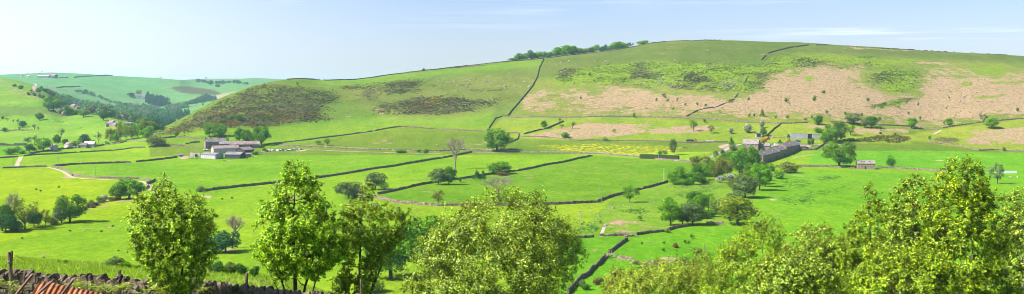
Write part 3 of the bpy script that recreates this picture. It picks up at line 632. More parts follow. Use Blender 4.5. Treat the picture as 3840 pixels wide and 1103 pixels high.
# ------------------------------------------------------------------ tracks and lanes
def strip(name, px, w, m, lift=0.14, dmin=0):
    P = [at(u, v, dmin) for u, v in px]; P = [Vector((p.x, p.y, 0)) for p in P]; S = resample(P, 3.0)
    for _ in range(6): S = [S[0]] + [(S[i - 1] + S[i] * 2 + S[i + 1]) / 4 for i in range(1, len(S) - 1)] + [S[-1]]
    vs = []; fs = []; rs = random.Random(3)
    for i, p in enumerate(S):
        q = (S[min(i + 1, len(S) - 1)] - S[max(i - 1, 0)]).normalized(); nx = Vector((-q.y, q.x, 0)); j = rs.uniform(.8, 1.2)
        for k in (-1, -.5, 0, .5, 1):
            r = p + nx * (w / 2 * k * j); vs.append((r.x, r.y, float(ground(r.x, r.y)) + lift))
    for i in range(len(S) - 1):
        for k in range(4): fs.append((i * 5 + k, (i + 1) * 5 + k, (i + 1) * 5 + k + 1, i * 5 + k + 1))
    return tag(MB().add(vs, fs).build(name, m), kind='structure')
strip('track', [(180, 628), (215, 637), (240, 645), (258, 660), (270, 666), (310, 671), (375, 674), (450, 677), (519, 679), (545, 685), (556, 695), (563, 712)], 2.7, M['track'])
strip('track', [(80, 590), (74, 600), (66, 614), (63, 626)], 3.2, M['track'])
strip('lane', [(1759, 563), (1938, 566), (2236, 572), (2385, 584), (2504, 597), (2600, 603), (2650, 594), (2700, 574), (2745, 550), (2775, 541)], 4.0, M['road'])
strip('lane', [(1140, 562), (1250, 566), (1400, 571), (1560, 575), (1660, 578)], 2.0, M['track'])
strip('track', [(128, 342), (133, 325), (135, 318), (128, 314)], 7.0, M['track'], 0.3)
strip('road', [(3560, 646), (3640, 645), (3750, 648)], 4.0, M['road'])
strip('path', [(3500, 505), (3530, 488)], 2.5, M['track'])
strip('path', [(2255, 888), (2258, 870), (2268, 850)], 1.5, M['track'], .08)
# ------------------------------------------------------------------ foliage templates (unit height, unit width)
def cards(P, Nn, size, rs, aspect=0.62):
    """leaf-shaped four-point cards at P facing roughly Nn"""
    n = len(P); Nn = Nn / (np.linalg.norm(Nn, axis=1, keepdims=True) + 1e-9)
    r = rs.normal(size=(n, 3)); T = np.cross(Nn, r); T /= np.linalg.norm(T, axis=1, keepdims=True) + 1e-9; B = np.cross(Nn, T)
    s = size[:, None] if hasattr(size, '__len__') else size
    V = np.stack([P - T * s, P + B * s * aspect + Nn * s * .12, P + T * s, P - B * s * aspect + Nn * s * .12], 1).reshape(-1, 3)
    Fc = np.arange(4 * n).reshape(n, 4); return V, Fc
def tintcols(P, rs, lo=0.72, hi=1.25, puff=None):
    t = rs.uniform(lo, hi, len(P)); 
    if puff is not None: t = t * puff
    c = np.stack([t * rs.uniform(.85, 1.15, len(P)), t, t * rs.uniform(.8, 1.1, len(P))], 1); return np.repeat(c, 4, 0)
def crown(seed, n=2600, zc=0.58, rx=0.5, rz=0.42, puffs=26, pr=(0.12, 0.22), size=0.036, shape='round', fill=0.15):
    rs = np.random.default_rng(seed); C = []; R = []
    for _ in range(puffs):
        for _t in range(30):
            d = rs.normal(size=3); d /= np.linalg.norm(d); r = rs.uniform(.35, 1) ** 0.5; q = rs.uniform(*pr)
            c = d * r
            if shape == 'cone': 
                h = rs.uniform(0, 1); a = rs.uniform(0, 2 * PI); w = (1 - h) * .85 + .06; c = np.array([math.cos(a) * w, math.sin(a) * w, h * 2 - 1]); q *= .55 + .5 * (1 - h)
            if shape == 'flat' and c[2] < -0.35: continue
            break
        k = 1 - q / rx * .55
        C.append([c[0] * rx * k, c[1] * rx * k, zc + c[2] * rz * (1 - q / rz * .55)]); R.append(q)
    C = np.array(C); R = np.array(R); w = R ** 2; w /= w.sum(); pid = rs.choice(len(C), n, p=w)
    d = rs.normal(size=(n, 3)); d[:, 2] = d[:, 2] * .9 + .25; d /= np.linalg.norm(d, axis=1, keepdims=True)
    rr = R[pid] * np.where(rs.uniform(size=n) < fill, rs.uniform(.3, .9, n), rs.uniform(.85, 1.12, n))
    P = C[pid] + d * rr[:, None] * np.array([1, 1, .85])
    P[:, 2] = np.maximum(P[:, 2], 0.02)
    keep = np.ones(n, bool)
    Nn = d + rs.normal(size=(n, 3)) * .42
    V, Fc = cards(P[keep], Nn[keep], size * rs.uniform(.6, 1.35, keep.sum()), rs)
    pt = rs.uniform(.72, 1.22, len(C))[pid]
    return V, Fc, tintcols(P, rs, puff=pt), C
def trunkmb(seed, C=None, r=0.028, top=0.6, nl=7, low=-0.06):
    rs = random.Random(seed); mb = MB()
    j = lambda a: rs.uniform(-a, a)
    pts = [(0, 0, low), (j(.015), j(.015), top * .33), (j(.03), j(.03), top * .66), (j(.03), j(.03), top)]
    mb.tube(pts, [r * 1.25, r, r * .7, r * .3], 7)
    if C is not None and len(C):
        idx = rs.sample(range(len(C)), min(nl, len(C)))
        for i in idx:
            e = Vector(C[i]); h = rs.uniform(.22, .6) * top; s = Vector((0, 0, h)); m_ = s.lerp(e, .5) + Vector((0, 0, -.02))
            mb.tube([s, m_, e], [r * .5, r * .35, r * .12], 5)
    return mb
TPL = {}
def template(key, cm, bark='bark', **kw):
    tr = kw.pop('tr', 0.026); top = kw.pop('top', .6); nl = kw.pop('nl', 8); cmat = kw.pop('cmat', 'leaf')
    V, Fc, cc, C = crown(**kw)
    me = npmesh('crown', V, Fc, M[cmat], {'Col': cc}); tk = trunkmb(kw['seed'], C, tr, top, nl).mesh('trunk', M[bark])
    TPL.setdefault(key, []).append((me, tk))
for s in range(4): template('round', 0, seed=10 + s, n=2800, puffs=26 + 4 * s, zc=.54, rz=.46)
for s in range(2): template('oak', 0, seed=20 + s, n=4200, puffs=46, pr=(.08, .17), size=.028, zc=.53, rz=.47, tr=.03)
for s in range(3): template('airy', 0, seed=30 + s, n=1500, puffs=26, pr=(.09, .16), size=.026, fill=.5, zc=.56, rz=.43, nl=16, tr=.02)
for s in range(3): template('bush', 0, seed=40 + s, n=1300, puffs=16, pr=(.18, .3), size=.05, zc=.46, rz=.5, tr=.02, top=.3)
for s in range(2): template('conifer', 0, seed=50 + s, n=2000, puffs=44, pr=(.1, .2), size=.032, zc=.52, rz=.47, rx=.5, shape='cone', top=.95, tr=.02)
for s in range(2): template('poplar', 0, seed=60 + s, n=1900, puffs=30, pr=(.11, .2), size=.034, zc=.53, rz=.46, fill=.35, nl=14, tr=.016, bark='palebark')
for s in range(2): template('column', 0, seed=70 + s, n=1500, puffs=20, pr=(.2, .3), size=.04, zc=.5, rz=.5, tr=.03)
for s in range(2): template('small', 0, seed=80 + s, n=260, puffs=9, pr=(.16, .3), size=.09, zc=.55, rz=.42, tr=.035, nl=3)
def bare_template(seed, key='bare', depth=5, r0=0.03, spread=.5):
    rs = random.Random(seed); tr = MB(); tw = MB()
    def grow(p, d, l, r, lev, mb):
        q = p + d * l; mid = p.lerp(q, .5) + Vector((rs.uniform(-.1, .1) * l, rs.uniform(-.1, .1) * l, rs.uniform(0, .08) * l))
        mb.tube([p, mid, q], [r, r * .8, r * .6], 5 if lev < 2 else 3, cap=False)
        if lev >= depth: return
        for k in range(rs.choice((3, 3, 4)) if lev else 5):
            a = rs.uniform(0, 2 * PI); s = rs.uniform(.55, 1.0) * spread * 1.5
            nd = (d * .8 + Vector((math.cos(a) * s, math.sin(a) * s, rs.uniform(-.25, .3)))).normalized()
            grow(p.lerp(q, rs.uniform(.55, 1)), nd, l * rs.uniform(.62, .82), max(r * .55, .0022), lev + 1, tw)
    grow(Vector((0, 0, -.04)), Vector((0, 0, 1)), .3, r0, 0, tr)
    mxz = max(v[2] for v in tw.v); mxx = max(abs(v[0]) for v in tw.v)
    tw.v = [(x / mxx * .5, y / mxx * .5, z / mxz) for x, y, z in tw.v]; tr.v = [(x / mxx * .5, y / mxx * .5, z / mxz) for x, y, z in tr.v]
    m_ = 'bark' if key == 'bare' else 'palebark'
    TPL.setdefault(key, []).append((tw.mesh('crown', M[m_]), tr.mesh('trunk', M[m_])))
bare_template(3); bare_template(8); bare_template(4, 'barepale', spread=.62); bare_template(12, 'barepale', spread=.55)
def blossom_template(seed):
    V, Fc, cc, C = crown(seed=seed, n=1500, puffs=16, pr=(.16, .28), size=.05, zc=.5, rz=.47)
    rs = np.random.default_rng(seed); n = len(Fc); w = rs.uniform(size=n) < .5
    cc = cc.reshape(n, 4, 3) * np.array([.07, .17, .03]); cc[w] = np.array([.72, .72, .62]) * rs.uniform(.8, 1.1, (w.sum(), 1, 1))
    TPL.setdefault('blossom', []).append((npmesh('crown', V, Fc, M['leafcol'], {'Col': cc.reshape(-1, 3)}), trunkmb(seed, C, .03, .35, 4).mesh('trunk', M['bark'])))
blossom_template(91); blossom_template(92)

TINT = {'dark': ((.085, .215, .012), 'dark green'), 'mid': ((.135, .31, .012), 'mid green'), 'bright': ((.18, .38, .012), 'bright green'), 'yel': ((.24, .34, .02), 'yellow-green'),
        'grey': ((.15, .235, .065), 'grey-green'), 'olive': ((.22, .265, .035), 'olive-green'), 'blue': ((.06, .165, .045), 'blue-green'), 'brown': ((.17, .12, .05), 'brownish'), 'rust': ((.2, .11, .03), 'rusty brown'),
        'gold': ((.45, .33, .02), 'golden yellow'), 'pale': ((.2, .26, .08), 'pale green'), 'white': ((1, 1, 1), 'white-flowering'), 'bare': ((1, 1, 1), 'bare grey-brown'), 'purple': ((.06, .045, .05), 'dark purplish')}
KIND = {'round': ('broadleaf_tree', 'tree', 'broadleaf tree'), 'oak': ('oak_tree', 'tree', 'wide lumpy oak tree'), 'airy': ('ash_tree', 'tree', 'thin-crowned tree'), 'bush': ('bush', 'bush', 'rounded bush'),
        'conifer': ('conifer_tree', 'conifer', 'conifer'), 'poplar': ('poplar_tree', 'tree', 'tall narrow tree'), 'column': ('columnar_tree', 'tree', 'columnar tree'), 'small': ('sapling', 'sapling', 'sapling'),
        'bare': ('leafless_tree', 'tree', 'leafless tree'), 'barepale': ('leafless_tree', 'tree', 'pale leafless tree'), 'blossom': ('hawthorn_tree', 'hawthorn', 'hawthorn in blossom')}
ORD = ['leftmost', 'second from the left', 'third from the left', 'fourth from the left', 'fifth from the left', 'sixth from the left', 'seventh from the left', 'eighth from the left', 'ninth from the left', 'tenth from the left'] + \
      ['%s from the left' % w for w in 'eleventh twelfth thirteenth fourteenth fifteenth sixteenth seventeenth eighteenth nineteenth twentieth'.split()] + ['%s from the left' % ('twenty-' + w) for w in 'first second third fourth fifth sixth seventh eighth ninth'.split()] + ['thirtieth from the left']
_tr = random.Random(5); _first = {}
def tree(kind, tint, u, v, h, w, label, group=None, dmin=0, d=None):
    """h and w are the size in photo pixels at the tree's own distance"""
    p = at(u, v, dmin) if d is None else atd(u, d)
    k = p.y / F; H, Wd = h * k * 1.08, w * k * (1.2 if kind in ('round', 'oak', 'bush', 'airy', 'poplar') else 1.08)
    me, tk = _tr.choice(TPL[kind]); nm, cat, _ = KIND[kind]
    if group == 'trees along the skyline ridge': nm, cat = 'broadleaf_tree', 'tree'
    if h < 24 and kind in ('round', 'conifer', 'airy') and h * w < 420: me, tk = _tr.choice(TPL['small']) if h < 14 else (me, tk)
    o = empty(nm, p, _tr.uniform(0, 6.28), (Wd, Wd, H)); tag(o, label, cat, group)
    c = link(bpy.data.objects.new('crown', me), o); t = link(bpy.data.objects.new('trunk', tk), o)
    col = TINT[tint][0]; j = _tr.uniform(.9, 1.12); c.color = (col[0] * j * _tr.uniform(.9, 1.1), col[1] * j, col[2] * j, 1)
    return o
def cluster(phrase, group, rows, dmin=0):
    """rows: kind, tint, u, v, h, w [, label]; anything without its own label is told by colour, kind and place in the group"""
    rows = sorted(rows, key=lambda r: r[2]); cnt = {}
    for r in rows:
        if len(r) < 7: cnt.setdefault((r[0], r[1]), []).append(r)
    for r in rows:
        kw_ = 'low-crowned tree' if group == 'trees along the skyline ridge' and r[0] == 'bush' else KIND[r[0]][2]
        if len(r) > 6: lab = r[6]
        else:
            same = cnt[(r[0], r[1])]; i = same.index(r); base = '%s %s' % (TINT[r[1]][1], kw_)
            if r[1] == 'bare': base = KIND[r[0]][2]
            lab = ('%s %s' % (base, phrase)) if len(same) == 1 else ('%s %s, %s' % (base, phrase, ORD[min(i, 29)]))
            if len(lab.split()) > 16: lab = lab.replace(' from the left', ' from left')
            if len(lab.split()) > 16: print('LONG', len(lab.split()), lab)
        tree(r[0], r[1], r[2], r[3], r[4], r[5], lab, group, dmin)
c = cluster
c("round the small pale sheds below the left slope", "trees by the pale sheds", [('airy', 'dark', 105, 541, 27, 28), ('bare', 'bare', 130, 548, 42, 22), ('oak', 'bright', 162, 567, 47, 58, 'big bright green oak left of the small pale shed'), ('bush', 'mid', 39, 579, 24, 44),
  ('bush', 'mid', 66, 573, 22, 26), ('round', 'dark', 110, 571, 30, 32), ('bush', 'bright', 82, 576, 14, 26), ('round', 'dark', 214, 545, 38, 26), ('round', 'dark', 245, 546, 24, 22), ('round', 'bright', 284, 554, 25, 28), ('airy', 'mid', 299, 546, 34, 18),
  ('round', 'blue', 318, 543, 36, 38), ('bare', 'bare', 371, 540, 48, 32, 'large leafless tree right of the pale low roofs'), ('bush', 'mid', 346, 538, 14, 16), ('bush', 'brown', 128, 566, 16, 20), ('bush', 'grey', 195, 556, 12, 14)])
c("at the end of the left fields", "tall trees at the end of the left fields", [('poplar', 'olive', 413, 537, 52, 36), ('round', 'bright', 431, 537, 36, 32, 'small bright green round tree in front of the tall pale row'), ('poplar', 'yel', 452, 528, 74, 36), ('poplar', 'yel', 472, 527, 64, 26), ('poplar', 'olive', 494, 524, 58, 28),
  ('poplar', 'mid', 516, 522, 62, 34), ('oak', 'bright', 556, 526, 52, 54, 'large bright lumpy sycamore beside the rubbly lit wall'), ('round', 'olive', 536, 508, 52, 40), ('round', 'olive', 562, 500, 42, 44), ('round', 'dark', 588, 496, 32, 26), ('bush', 'pale', 585, 548, 40, 60, 'pale flowery spreading tree overhanging the short wall'),
  ('round', 'bright', 662, 513, 20, 17, 'small bright tree alone below the heather hill'), ('small', 'bright', 692, 512, 8, 8), ('round', 'dark', 606, 492, 20, 22), ('airy', 'grey', 505, 517, 22, 16), ('round', 'olive', 432, 516, 30, 26), ('bush', 'bright', 400, 540, 10, 16)])
c("along the wall on the left slope", "trees scattered on the left slope", [('bush', 'dark', 18, 493, 15, 20), ('airy', 'grey', 73, 490, 18, 12), ('round', 'blue', 84, 478, 22, 28), ('bare', 'bare', 28, 456, 16, 15), ('bare', 'bare', 50, 462, 15, 12), ('bare', 'bare', 67, 469, 24, 14), ('bare', 'bare', 130, 490, 26, 18),
  ('bare', 'bare', 143, 493, 20, 14), ('round', 'dark', 148, 451, 25, 28, 'dark round bush alone in the middle of the left slope'), ('bush', 'dark', 10, 446, 10, 12), ('bare', 'bare', 229, 517, 36, 26, 'leafless tree standing alone low on the left slope'), ('small', 'dark', 165, 525, 10, 8)])
c("high on the left slope", "bushes high on the left slope", [('bush', 'dark', 54, 325, 10, 14), ('bush', 'dark', 77, 334, 14, 18), ('bare', 'bare', 116, 358, 26, 22), ('round', 'mid', 146, 350, 20, 24), ('bush', 'dark', 154, 338, 15, 12), ('blossom', 'white', 145, 366, 16, 18), ('bush', 'dark', 162, 370, 14, 18), ('bush', 'dark', 108, 357, 12, 14), ('bush', 'grey', 128, 360, 14, 16)], 1200)
c("round the hidden stone cottages on the left slope", "trees round the hidden cottages", [('oak', 'mid', 200, 418, 60, 64, 'biggest dark oak left of the hidden stone cottages'), ('oak', 'mid', 182, 414, 36, 34), ('round', 'mid', 253, 386, 28, 30), ('oak', 'dark', 253, 434, 38, 34), ('blossom', 'white', 224, 428, 22, 26), ('bare', 'bare', 262, 396, 20, 22),
  ('bush', 'mid', 284, 426, 17, 24), ('round', 'mid', 313, 439, 28, 36), ('round', 'mid', 328, 413, 30, 30), ('bush', 'mid', 359, 423, 18, 24), ('bush', 'yel', 376, 426, 18, 18), ('round', 'dark', 238, 400, 18, 22), ('bush', 'dark', 272, 432, 14, 20), ('round', 'grey', 345, 405, 18, 22), ('round', 'blue', 302, 410, 18, 22), ('round', 'dark', 388, 452, 36, 30, 'dark tree left of the cottages in the dip')], 1100)
rs = random.Random(11)
def along(phrase, group, pts, n, kinds, tints, hr, jit=3, dmin=1200):
    rows = []
    for i in range(n):
        t = (i + rs.uniform(-.3, .3)) / max(1, n - 1) * (len(pts) - 1); t = min(max(t, 0), len(pts) - 1.001); a = int(t); f = t - a
        u = pts[a][0] * (1 - f) + pts[a + 1][0] * f + rs.uniform(-jit, jit); v = pts[a][1] * (1 - f) + pts[a + 1][1] * f + rs.uniform(-jit, jit) * .6
        h = rs.uniform(*hr); rows.append((rs.choice(kinds), rs.choice(tints), u, v, h, h * rs.uniform(.9, 1.3)))
    cluster(phrase, group, rows, dmin)
along("in the upper hedge line across the far valley", "trees of the upper far hedge", [(288, 347), (340, 357), (400, 378), (450, 395), (480, 412)], 20, ['round', 'bush'], ['blue', 'dark'], (9, 17), dmin=2300)
along("in the middle hedge line across the far valley", "trees of the middle far hedge", [(168, 352), (210, 368), (240, 380), (300, 385), (340, 392)], 16, ['round', 'bush'], ['blue', 'dark', 'grey'], (10, 20), dmin=1800)
along("edging the far valley wood", "trees on the edge of the far wood", [(330, 420), (385, 434), (430, 443), (480, 455), (530, 470), (580, 482)], 22, ['round', 'oak', 'airy'], ['blue', 'grey', 'mid', 'olive'], (18, 34), 5)
c("round the white house on the far hillside", "trees round the far white house", [('round', 'purple', 492, 366, 18, 24), ('round', 'yel', 521, 358, 20, 20), ('round', 'dark', 503, 370, 12, 12), ('conifer', 'blue', 552, 372, 26, 18)], 2300)
c("in the clumps on the far skyline pasture", "far shelter trees", [('round', 'blue', 744, 311, 15, 20), ('round', 'blue', 764, 312, 14, 18), ('round', 'blue', 778, 314, 10, 14), ('round', 'blue', 790, 320, 17, 20), ('bush', 'blue', 816, 327, 11, 18), ('round', 'dark', 773, 293, 6, 7), ('round', 'blue', 812, 317, 14, 12), ('round', 'blue', 824, 317, 14, 13),
  ('round', 'blue', 836, 317, 15, 13), ('airy', 'blue', 846, 314, 9, 9), ('airy', 'blue', 855, 314, 12, 11), ('airy', 'blue', 864, 313, 10, 10), ('round', 'blue', 878, 315, 14, 12), ('round', 'blue', 890, 316, 16, 13), ('round', 'blue', 900, 316, 13, 12), ('round', 'dark', 914, 318, 10, 9), ('round', 'dark', 925, 319, 12, 14), ('small', 'dark', 602, 294, 5, 4)], 2800)
c("on the heather hill", "shrubs on the heather hill", [('bush', 'dark', 784, 446, 12, 18), ('bush', 'dark', 833, 461, 15, 26), ('bush', 'mid', 863, 449, 18, 18), ('round', 'mid', 897, 455, 24, 28), ('airy', 'dark', 1116, 321, 14, 12), ('bush', 'mid', 990, 322, 9, 9), ('bush', 'mid', 1150, 360, 10, 8), ('bush', 'mid', 760, 395, 8, 8)])
c("behind the left farmhouse", "trees behind the left farmhouse", [('oak', 'bright', 784, 513, 52, 42), ('oak', 'mid', 823, 515, 50, 50), ('round', 'bright', 803, 508, 36, 26, 'bright small tree between the two big crowns behind the farmhouse'), ('oak', 'mid', 897, 533, 52, 38), ('oak', 'mid', 924, 536, 48, 38), ('round', 'bright', 946, 536, 40, 30, 'bright green lower tree between the farm sycamores'), ('oak', 'mid', 981, 545, 68, 58, 'tallest farm sycamore at the right end of the long roof'),
  ('bush', 'grey', 853, 530, 18, 10), ('bush', 'mid', 957, 580, 14, 22, 'low green bush beside the rubble right of the farm sheds'), ('bush', 'mid', 990, 566, 12, 14, 'green bush left of the tyre heap'), ('bush', 'dark', 1001, 572, 10, 12)])
c("in the grazed field below the heather hill", "small trees in the grazed field", [('airy', 'dark', 1192, 542, 15, 24), ('airy', 'dark', 1228, 547, 27, 24), ('bush', 'mid', 1503, 573, 12, 36), ('bush', 'mid', 1570, 571, 12, 16), ('bush', 'mid', 1597, 575, 16, 24)])
tree('oak', 'mid', 1862, 568, 84, 100, 'big lone oak at the left end of the buttercup field')
tree('barepale', 'bare', 1708, 636, 118, 86, 'tall leafless tree at the top of the long dark wall')
c("on the dark diagonal wall", "trees on the diagonal wall", [('round', 'grey', 1644, 692, 56, 62), ('round', 'dark', 1683, 692, 60, 52), ('conifer', 'blue', 1788, 675, 36, 32), ('conifer', 'blue', 1811, 675, 34, 26), ('small', 'dark', 1726, 685, 20, 11), ('round', 'bright', 1870, 652, 44, 84), ('bush', 'brown', 1884, 658, 14, 40)])
tree('barepale', 'bare', 1868, 748, 84, 120, 'spreading leafless tree behind the top of the central birch')
tree('airy', 'olive', 1643, 771, 58, 44, 'thin crooked tree on the lit wall below the diagonal wall')
c("in the hollow at the left edge", "trees in the left hollow", [('oak', 'mid', 262, 834, 100, 106, 'big round dark green tree casting a long shadow on the left field'), ('round', 'grey', 230, 837, 62, 58, 'grey-green tree against the left side of the big round one'), ('airy', 'olive', 94, 860, 112, 96), ('round', 'dark', 8, 866, 100, 70), ('barepale', 'bare', 48, 850, 125, 64), ('round', 'blue', 22, 872, 70, 70), ('airy', 'olive', 171, 846, 62, 50), ('round', 'blue', 128, 852, 56, 50), ('bush', 'grey', 62, 868, 40, 50), ('bush', 'olive', 200, 842, 26, 40)])
c("in the hedge behind the flowering bush", "hedge shrubs behind the flowering bush", [('oak', 'mid', 484, 746, 74, 104, 'large round green tree beside the winding track'), ('round', 'mid', 440, 748, 54, 52), ('blossom', 'white', 392, 756, 24, 32), ('bush', 'grey', 342, 772, 22, 30), ('bush', 'grey', 330, 780, 20, 20), ('bush', 'rust', 362, 770, 12, 26), ('bush', 'rust', 420, 752, 12, 30), ('bush', 'rust', 440, 750, 12, 26), ('bush', 'rust', 320, 786, 12, 20), ('bush', 'mid', 372, 757, 20, 20), ('bush', 'brown', 382, 762, 12, 24), ('bush', 'grey', 751, 720, 22, 32, 'small grey bush at the left end of the long dark wall'),
  ('bush', 'rust', 348, 780, 12, 22)])
tree('barepale', 'bare', 872, 930, 120, 92, 'leafless pale tree between the two near trees'); tree('round', 'blue', 846, 946, 80, 96, 'shaded blue-green tree below the pale leafless one', None); tree('bush', 'blue', 800, 950, 60, 70, 'dark bush half hidden behind the flowering bush')
c("behind the gap between the near trees", "trees behind the near rowan", [('round', 'grey', 1308, 745, 64, 84), ('round', 'grey', 1408, 712, 66, 68), ('round', 'bright', 1284, 722, 30, 60), ('airy', 'dark', 1443, 720, 36, 34), ('bush', 'grey', 1340, 742, 42, 54)])
tree('round', 'bright', 1600, 966, 150, 170, 'bright green round tree half hidden behind the central birch'); tree('oak', 'mid', 1465, 1120, 215, 190, 'dark green tree in the dip right of the near rowan', d=345)
tree('bush', 'yel', 1400, 1110, 50, 80, 'low yellow-green scrub at the bottom beside the dark dip', d=322)
c("in the spinney below the right farm", "trees of the spinney below the right farm", [('poplar', 'mid', 2517, 688, 48, 30), ('round', 'mid', 2551, 692, 62, 48), ('round', 'mid', 2600, 692, 48, 56), ('round', 'bright', 2572, 690, 34, 34), ('round', 'dark', 2618, 684, 60, 42), ('oak', 'olive', 2631, 650, 62, 76), ('round', 'mid', 2660, 664, 58, 50), ('round', 'olive', 2684, 676, 66, 44), ('poplar', 'olive', 2706, 667, 70, 42),
  ('poplar', 'olive', 2728, 663, 68, 40), ('round', 'mid', 2739, 597, 30, 34), ('airy', 'dark', 2684, 598, 34, 20), ('oak', 'mid', 2774, 655, 88, 64), ('oak', 'mid', 2803, 640, 92, 70), ('round', 'dark', 2828, 632, 66, 44), ('conifer', 'dark', 2842, 628, 52, 26), ('blossom', 'white', 2700, 686, 26, 38), ('blossom', 'white', 2742, 682, 30, 46), ('bare', 'bare', 2783, 668, 36, 46), ('bush', 'olive', 2770, 682, 30, 40),
  ('oak', 'bright', 2848, 714, 96, 66), ('round', 'grey', 2794, 742, 80, 88), ('bush', 'olive', 2740, 700, 24, 30), ('bush', 'bright', 2893, 642, 26, 32), ('bush', 'bright', 2917, 671, 32, 38, 'small bright round tree below the stone barn row'), ('bush', 'olive', 2962, 649, 42, 64, 'broad dark bush below the stone barn row'), ('bush', 'brown', 2880, 676, 26, 32), ('round', 'dark', 2862, 650, 44, 30), ('bush', 'mid', 2640, 690, 26, 40), ('bush', 'grey', 2760, 748, 34, 50), ('round', 'yel', 2672, 640, 40, 40), ('bush', 'mid', 2535, 694, 30, 40), ('round', 'mid', 2644, 676, 50, 50), ('bush', 'bright', 2576, 694, 26, 50), ('round', 'olive', 2700, 640, 44, 44), ('oak', 'mid', 2755, 625, 56, 54), ('oak', 'mid', 2824, 690, 76, 60), ('round', 'grey', 2815, 668, 50, 44), ('oak', 'mid', 2870, 700, 70, 44), ('bush', 'mid', 2880, 640, 30, 40), ('round', 'mid', 2720, 600, 26, 30), ('airy', 'yel', 2700, 620, 40, 30)])
c("in the clump below the spinney", "trees of the clump below the spinney", [('round', 'mid', 2630, 800, 70, 50), ('round', 'grey', 2560, 842, 64, 50), ('bush', 'grey', 2700, 792, 36, 60), ('bush', 'olive', 2735, 785, 52, 84), ('round', 'dark', 2606, 794, 74, 60), ('airy', 'mid', 2657, 790, 64, 48), ('oak', 'bright', 2514, 846, 102, 84), ('round', 'grey', 2598, 846, 80, 94), ('bush', 'dark', 2668, 812, 24, 40), ('bush', 'dark', 2640, 820, 30, 50), ('blossom', 'white', 2696, 806, 13, 18), ('round', 'yel', 2766, 845, 102, 126, 'large yellow-green round tree above the birch tops'), ('bush', 'grey', 2565, 800, 40, 40)])
tree('airy', 'mid', 2362, 759, 62, 60, 'small leaning tree above the field boulders')
tree('oak', 'mid', 3148, 626, 90, 112, 'large wide oak left of the stone barn'); tree('column', 'dark', 3342, 627, 44, 33, 'neat dark egg-shaped tree right of the stone barn'); tree('airy', 'grey', 3741, 690, 78, 48, 'slim grey-green tree near the two sheep')
tree('poplar', 'grey', 2524, 582, 58, 27, 'slender grey tree rising behind the clipped hedge')
c("behind the clipped hedge", "shrubs behind the clipped hedge", [('bush', 'mid', 2475, 579, 14, 16), ('bush', 'mid', 2493, 579, 16, 16), ('conifer', 'dark', 2743, 546, 30, 22), ('bush', 'dark', 2709, 576, 15, 18), ('bush', 'pale', 2752, 565, 22, 30)])
c("round the sheds above the right farm", "trees round the right farm sheds", [('poplar', 'dark', 3152, 530, 72, 42), ('bush', 'mid', 3104, 534, 54, 66, 'big round willow at the right end of the tin shed'), ('poplar', 'pale', 3136, 533, 46, 16), ('bush', 'dark', 3103, 484, 14, 18), ('airy', 'grey', 3126, 500, 44, 40), ('round', 'pale', 3201, 468, 42, 52), ('airy', 'mid', 3190, 508, 40, 34), ('round', 'pale', 3243, 479, 34, 26), ('round', 'dark', 3268, 479, 42, 38), ('bush', 'mid', 3070, 498, 20, 30),
  ('bush', 'dark', 3069, 468, 36, 32), ('bush', 'gold', 2860, 540, 24, 24), ('conifer', 'gold', 2958, 538, 21, 22), ('conifer', 'dark', 2925, 537, 14, 16), ('column', 'dark', 3035, 545, 27, 14), ('column', 'dark', 3047, 544, 27, 13), ('blossom', 'white', 2806, 499, 32, 32), ('blossom', 'white', 2858, 480, 26, 20), ('round', 'grey', 2863, 511, 31, 24), ('small', 'bright', 2855, 570, 12, 12), ('bush', 'dark', 2820, 528, 8, 18), ('airy', 'mid', 3170, 494, 30, 24)])
c("on the bracken slope", "scattered trees on the bracken slope", [('round', 'bright', 3418, 481, 39, 34), ('round', 'mid', 3559, 475, 30, 26), ('airy', 'mid', 3301, 492, 29, 18), ('round', 'bright', 3717, 482, 38, 46), ('bare', 'bare', 3689, 468, 48, 38), ('airy', 'grey', 3540, 470, 16, 10), ('small', 'mid', 2811, 441, 15, 11), ('small', 'dark', 2828, 439, 13, 9), ('conifer', 'mid', 2858, 439, 30, 20), ('small', 'mid', 2909, 447, 15, 10),
  ('small', 'mid', 2952, 447, 16, 12), ('small', 'pale', 3044, 447, 15, 11), ('small', 'mid', 3019, 455, 13, 12), ('column', 'dark', 3054, 380, 22, 13), ('small', 'dark', 3087, 353, 15, 14), ('small', 'pale', 2950, 385, 18, 13), ('small', 'mid', 3100, 429, 18, 13), ('small', 'dark', 2808, 377, 12, 8), ('small', 'dark', 3255, 382, 15, 12), ('small', 'dark', 3319, 394, 12, 10), ('small', 'mid', 3443, 398, 14, 8), ('small', 'mid', 3371, 409, 15, 11),
  ('small', 'pale', 3300, 458, 22, 14), ('small', 'dark', 3408, 429, 10, 10), ('small', 'dark', 3559, 371, 9, 8), ('small', 'pale', 3550, 410, 10, 8), ('small', 'dark', 3815, 420, 16, 12), ('small', 'mid', 3450, 452, 18, 10), ('small', 'dark', 3170, 432, 14, 9), ('small', 'pale', 3230, 440, 18, 12)])
c("above the buttercup field", "scrub above the buttercup field", [('round', 'mid', 2040, 482, 29, 21), ('bare', 'bare', 2107, 485, 23, 24), ('bare', 'bare', 2147, 484, 28, 26), ('airy', 'mid', 2302, 497, 14, 18), ('bush', 'mid', 2120, 517, 20, 28), ('airy', 'mid', 2268, 529, 16, 18), ('column', 'mid', 2378, 442, 19, 10), ('small', 'mid', 2098, 457, 14, 10), ('airy', 'mid', 2600, 493, 44, 28), ('small', 'dark', 2642, 460, 15, 12), ('airy', 'olive', 2666, 500, 30, 26), ('blossom', 'white', 2742, 501, 22, 20)])
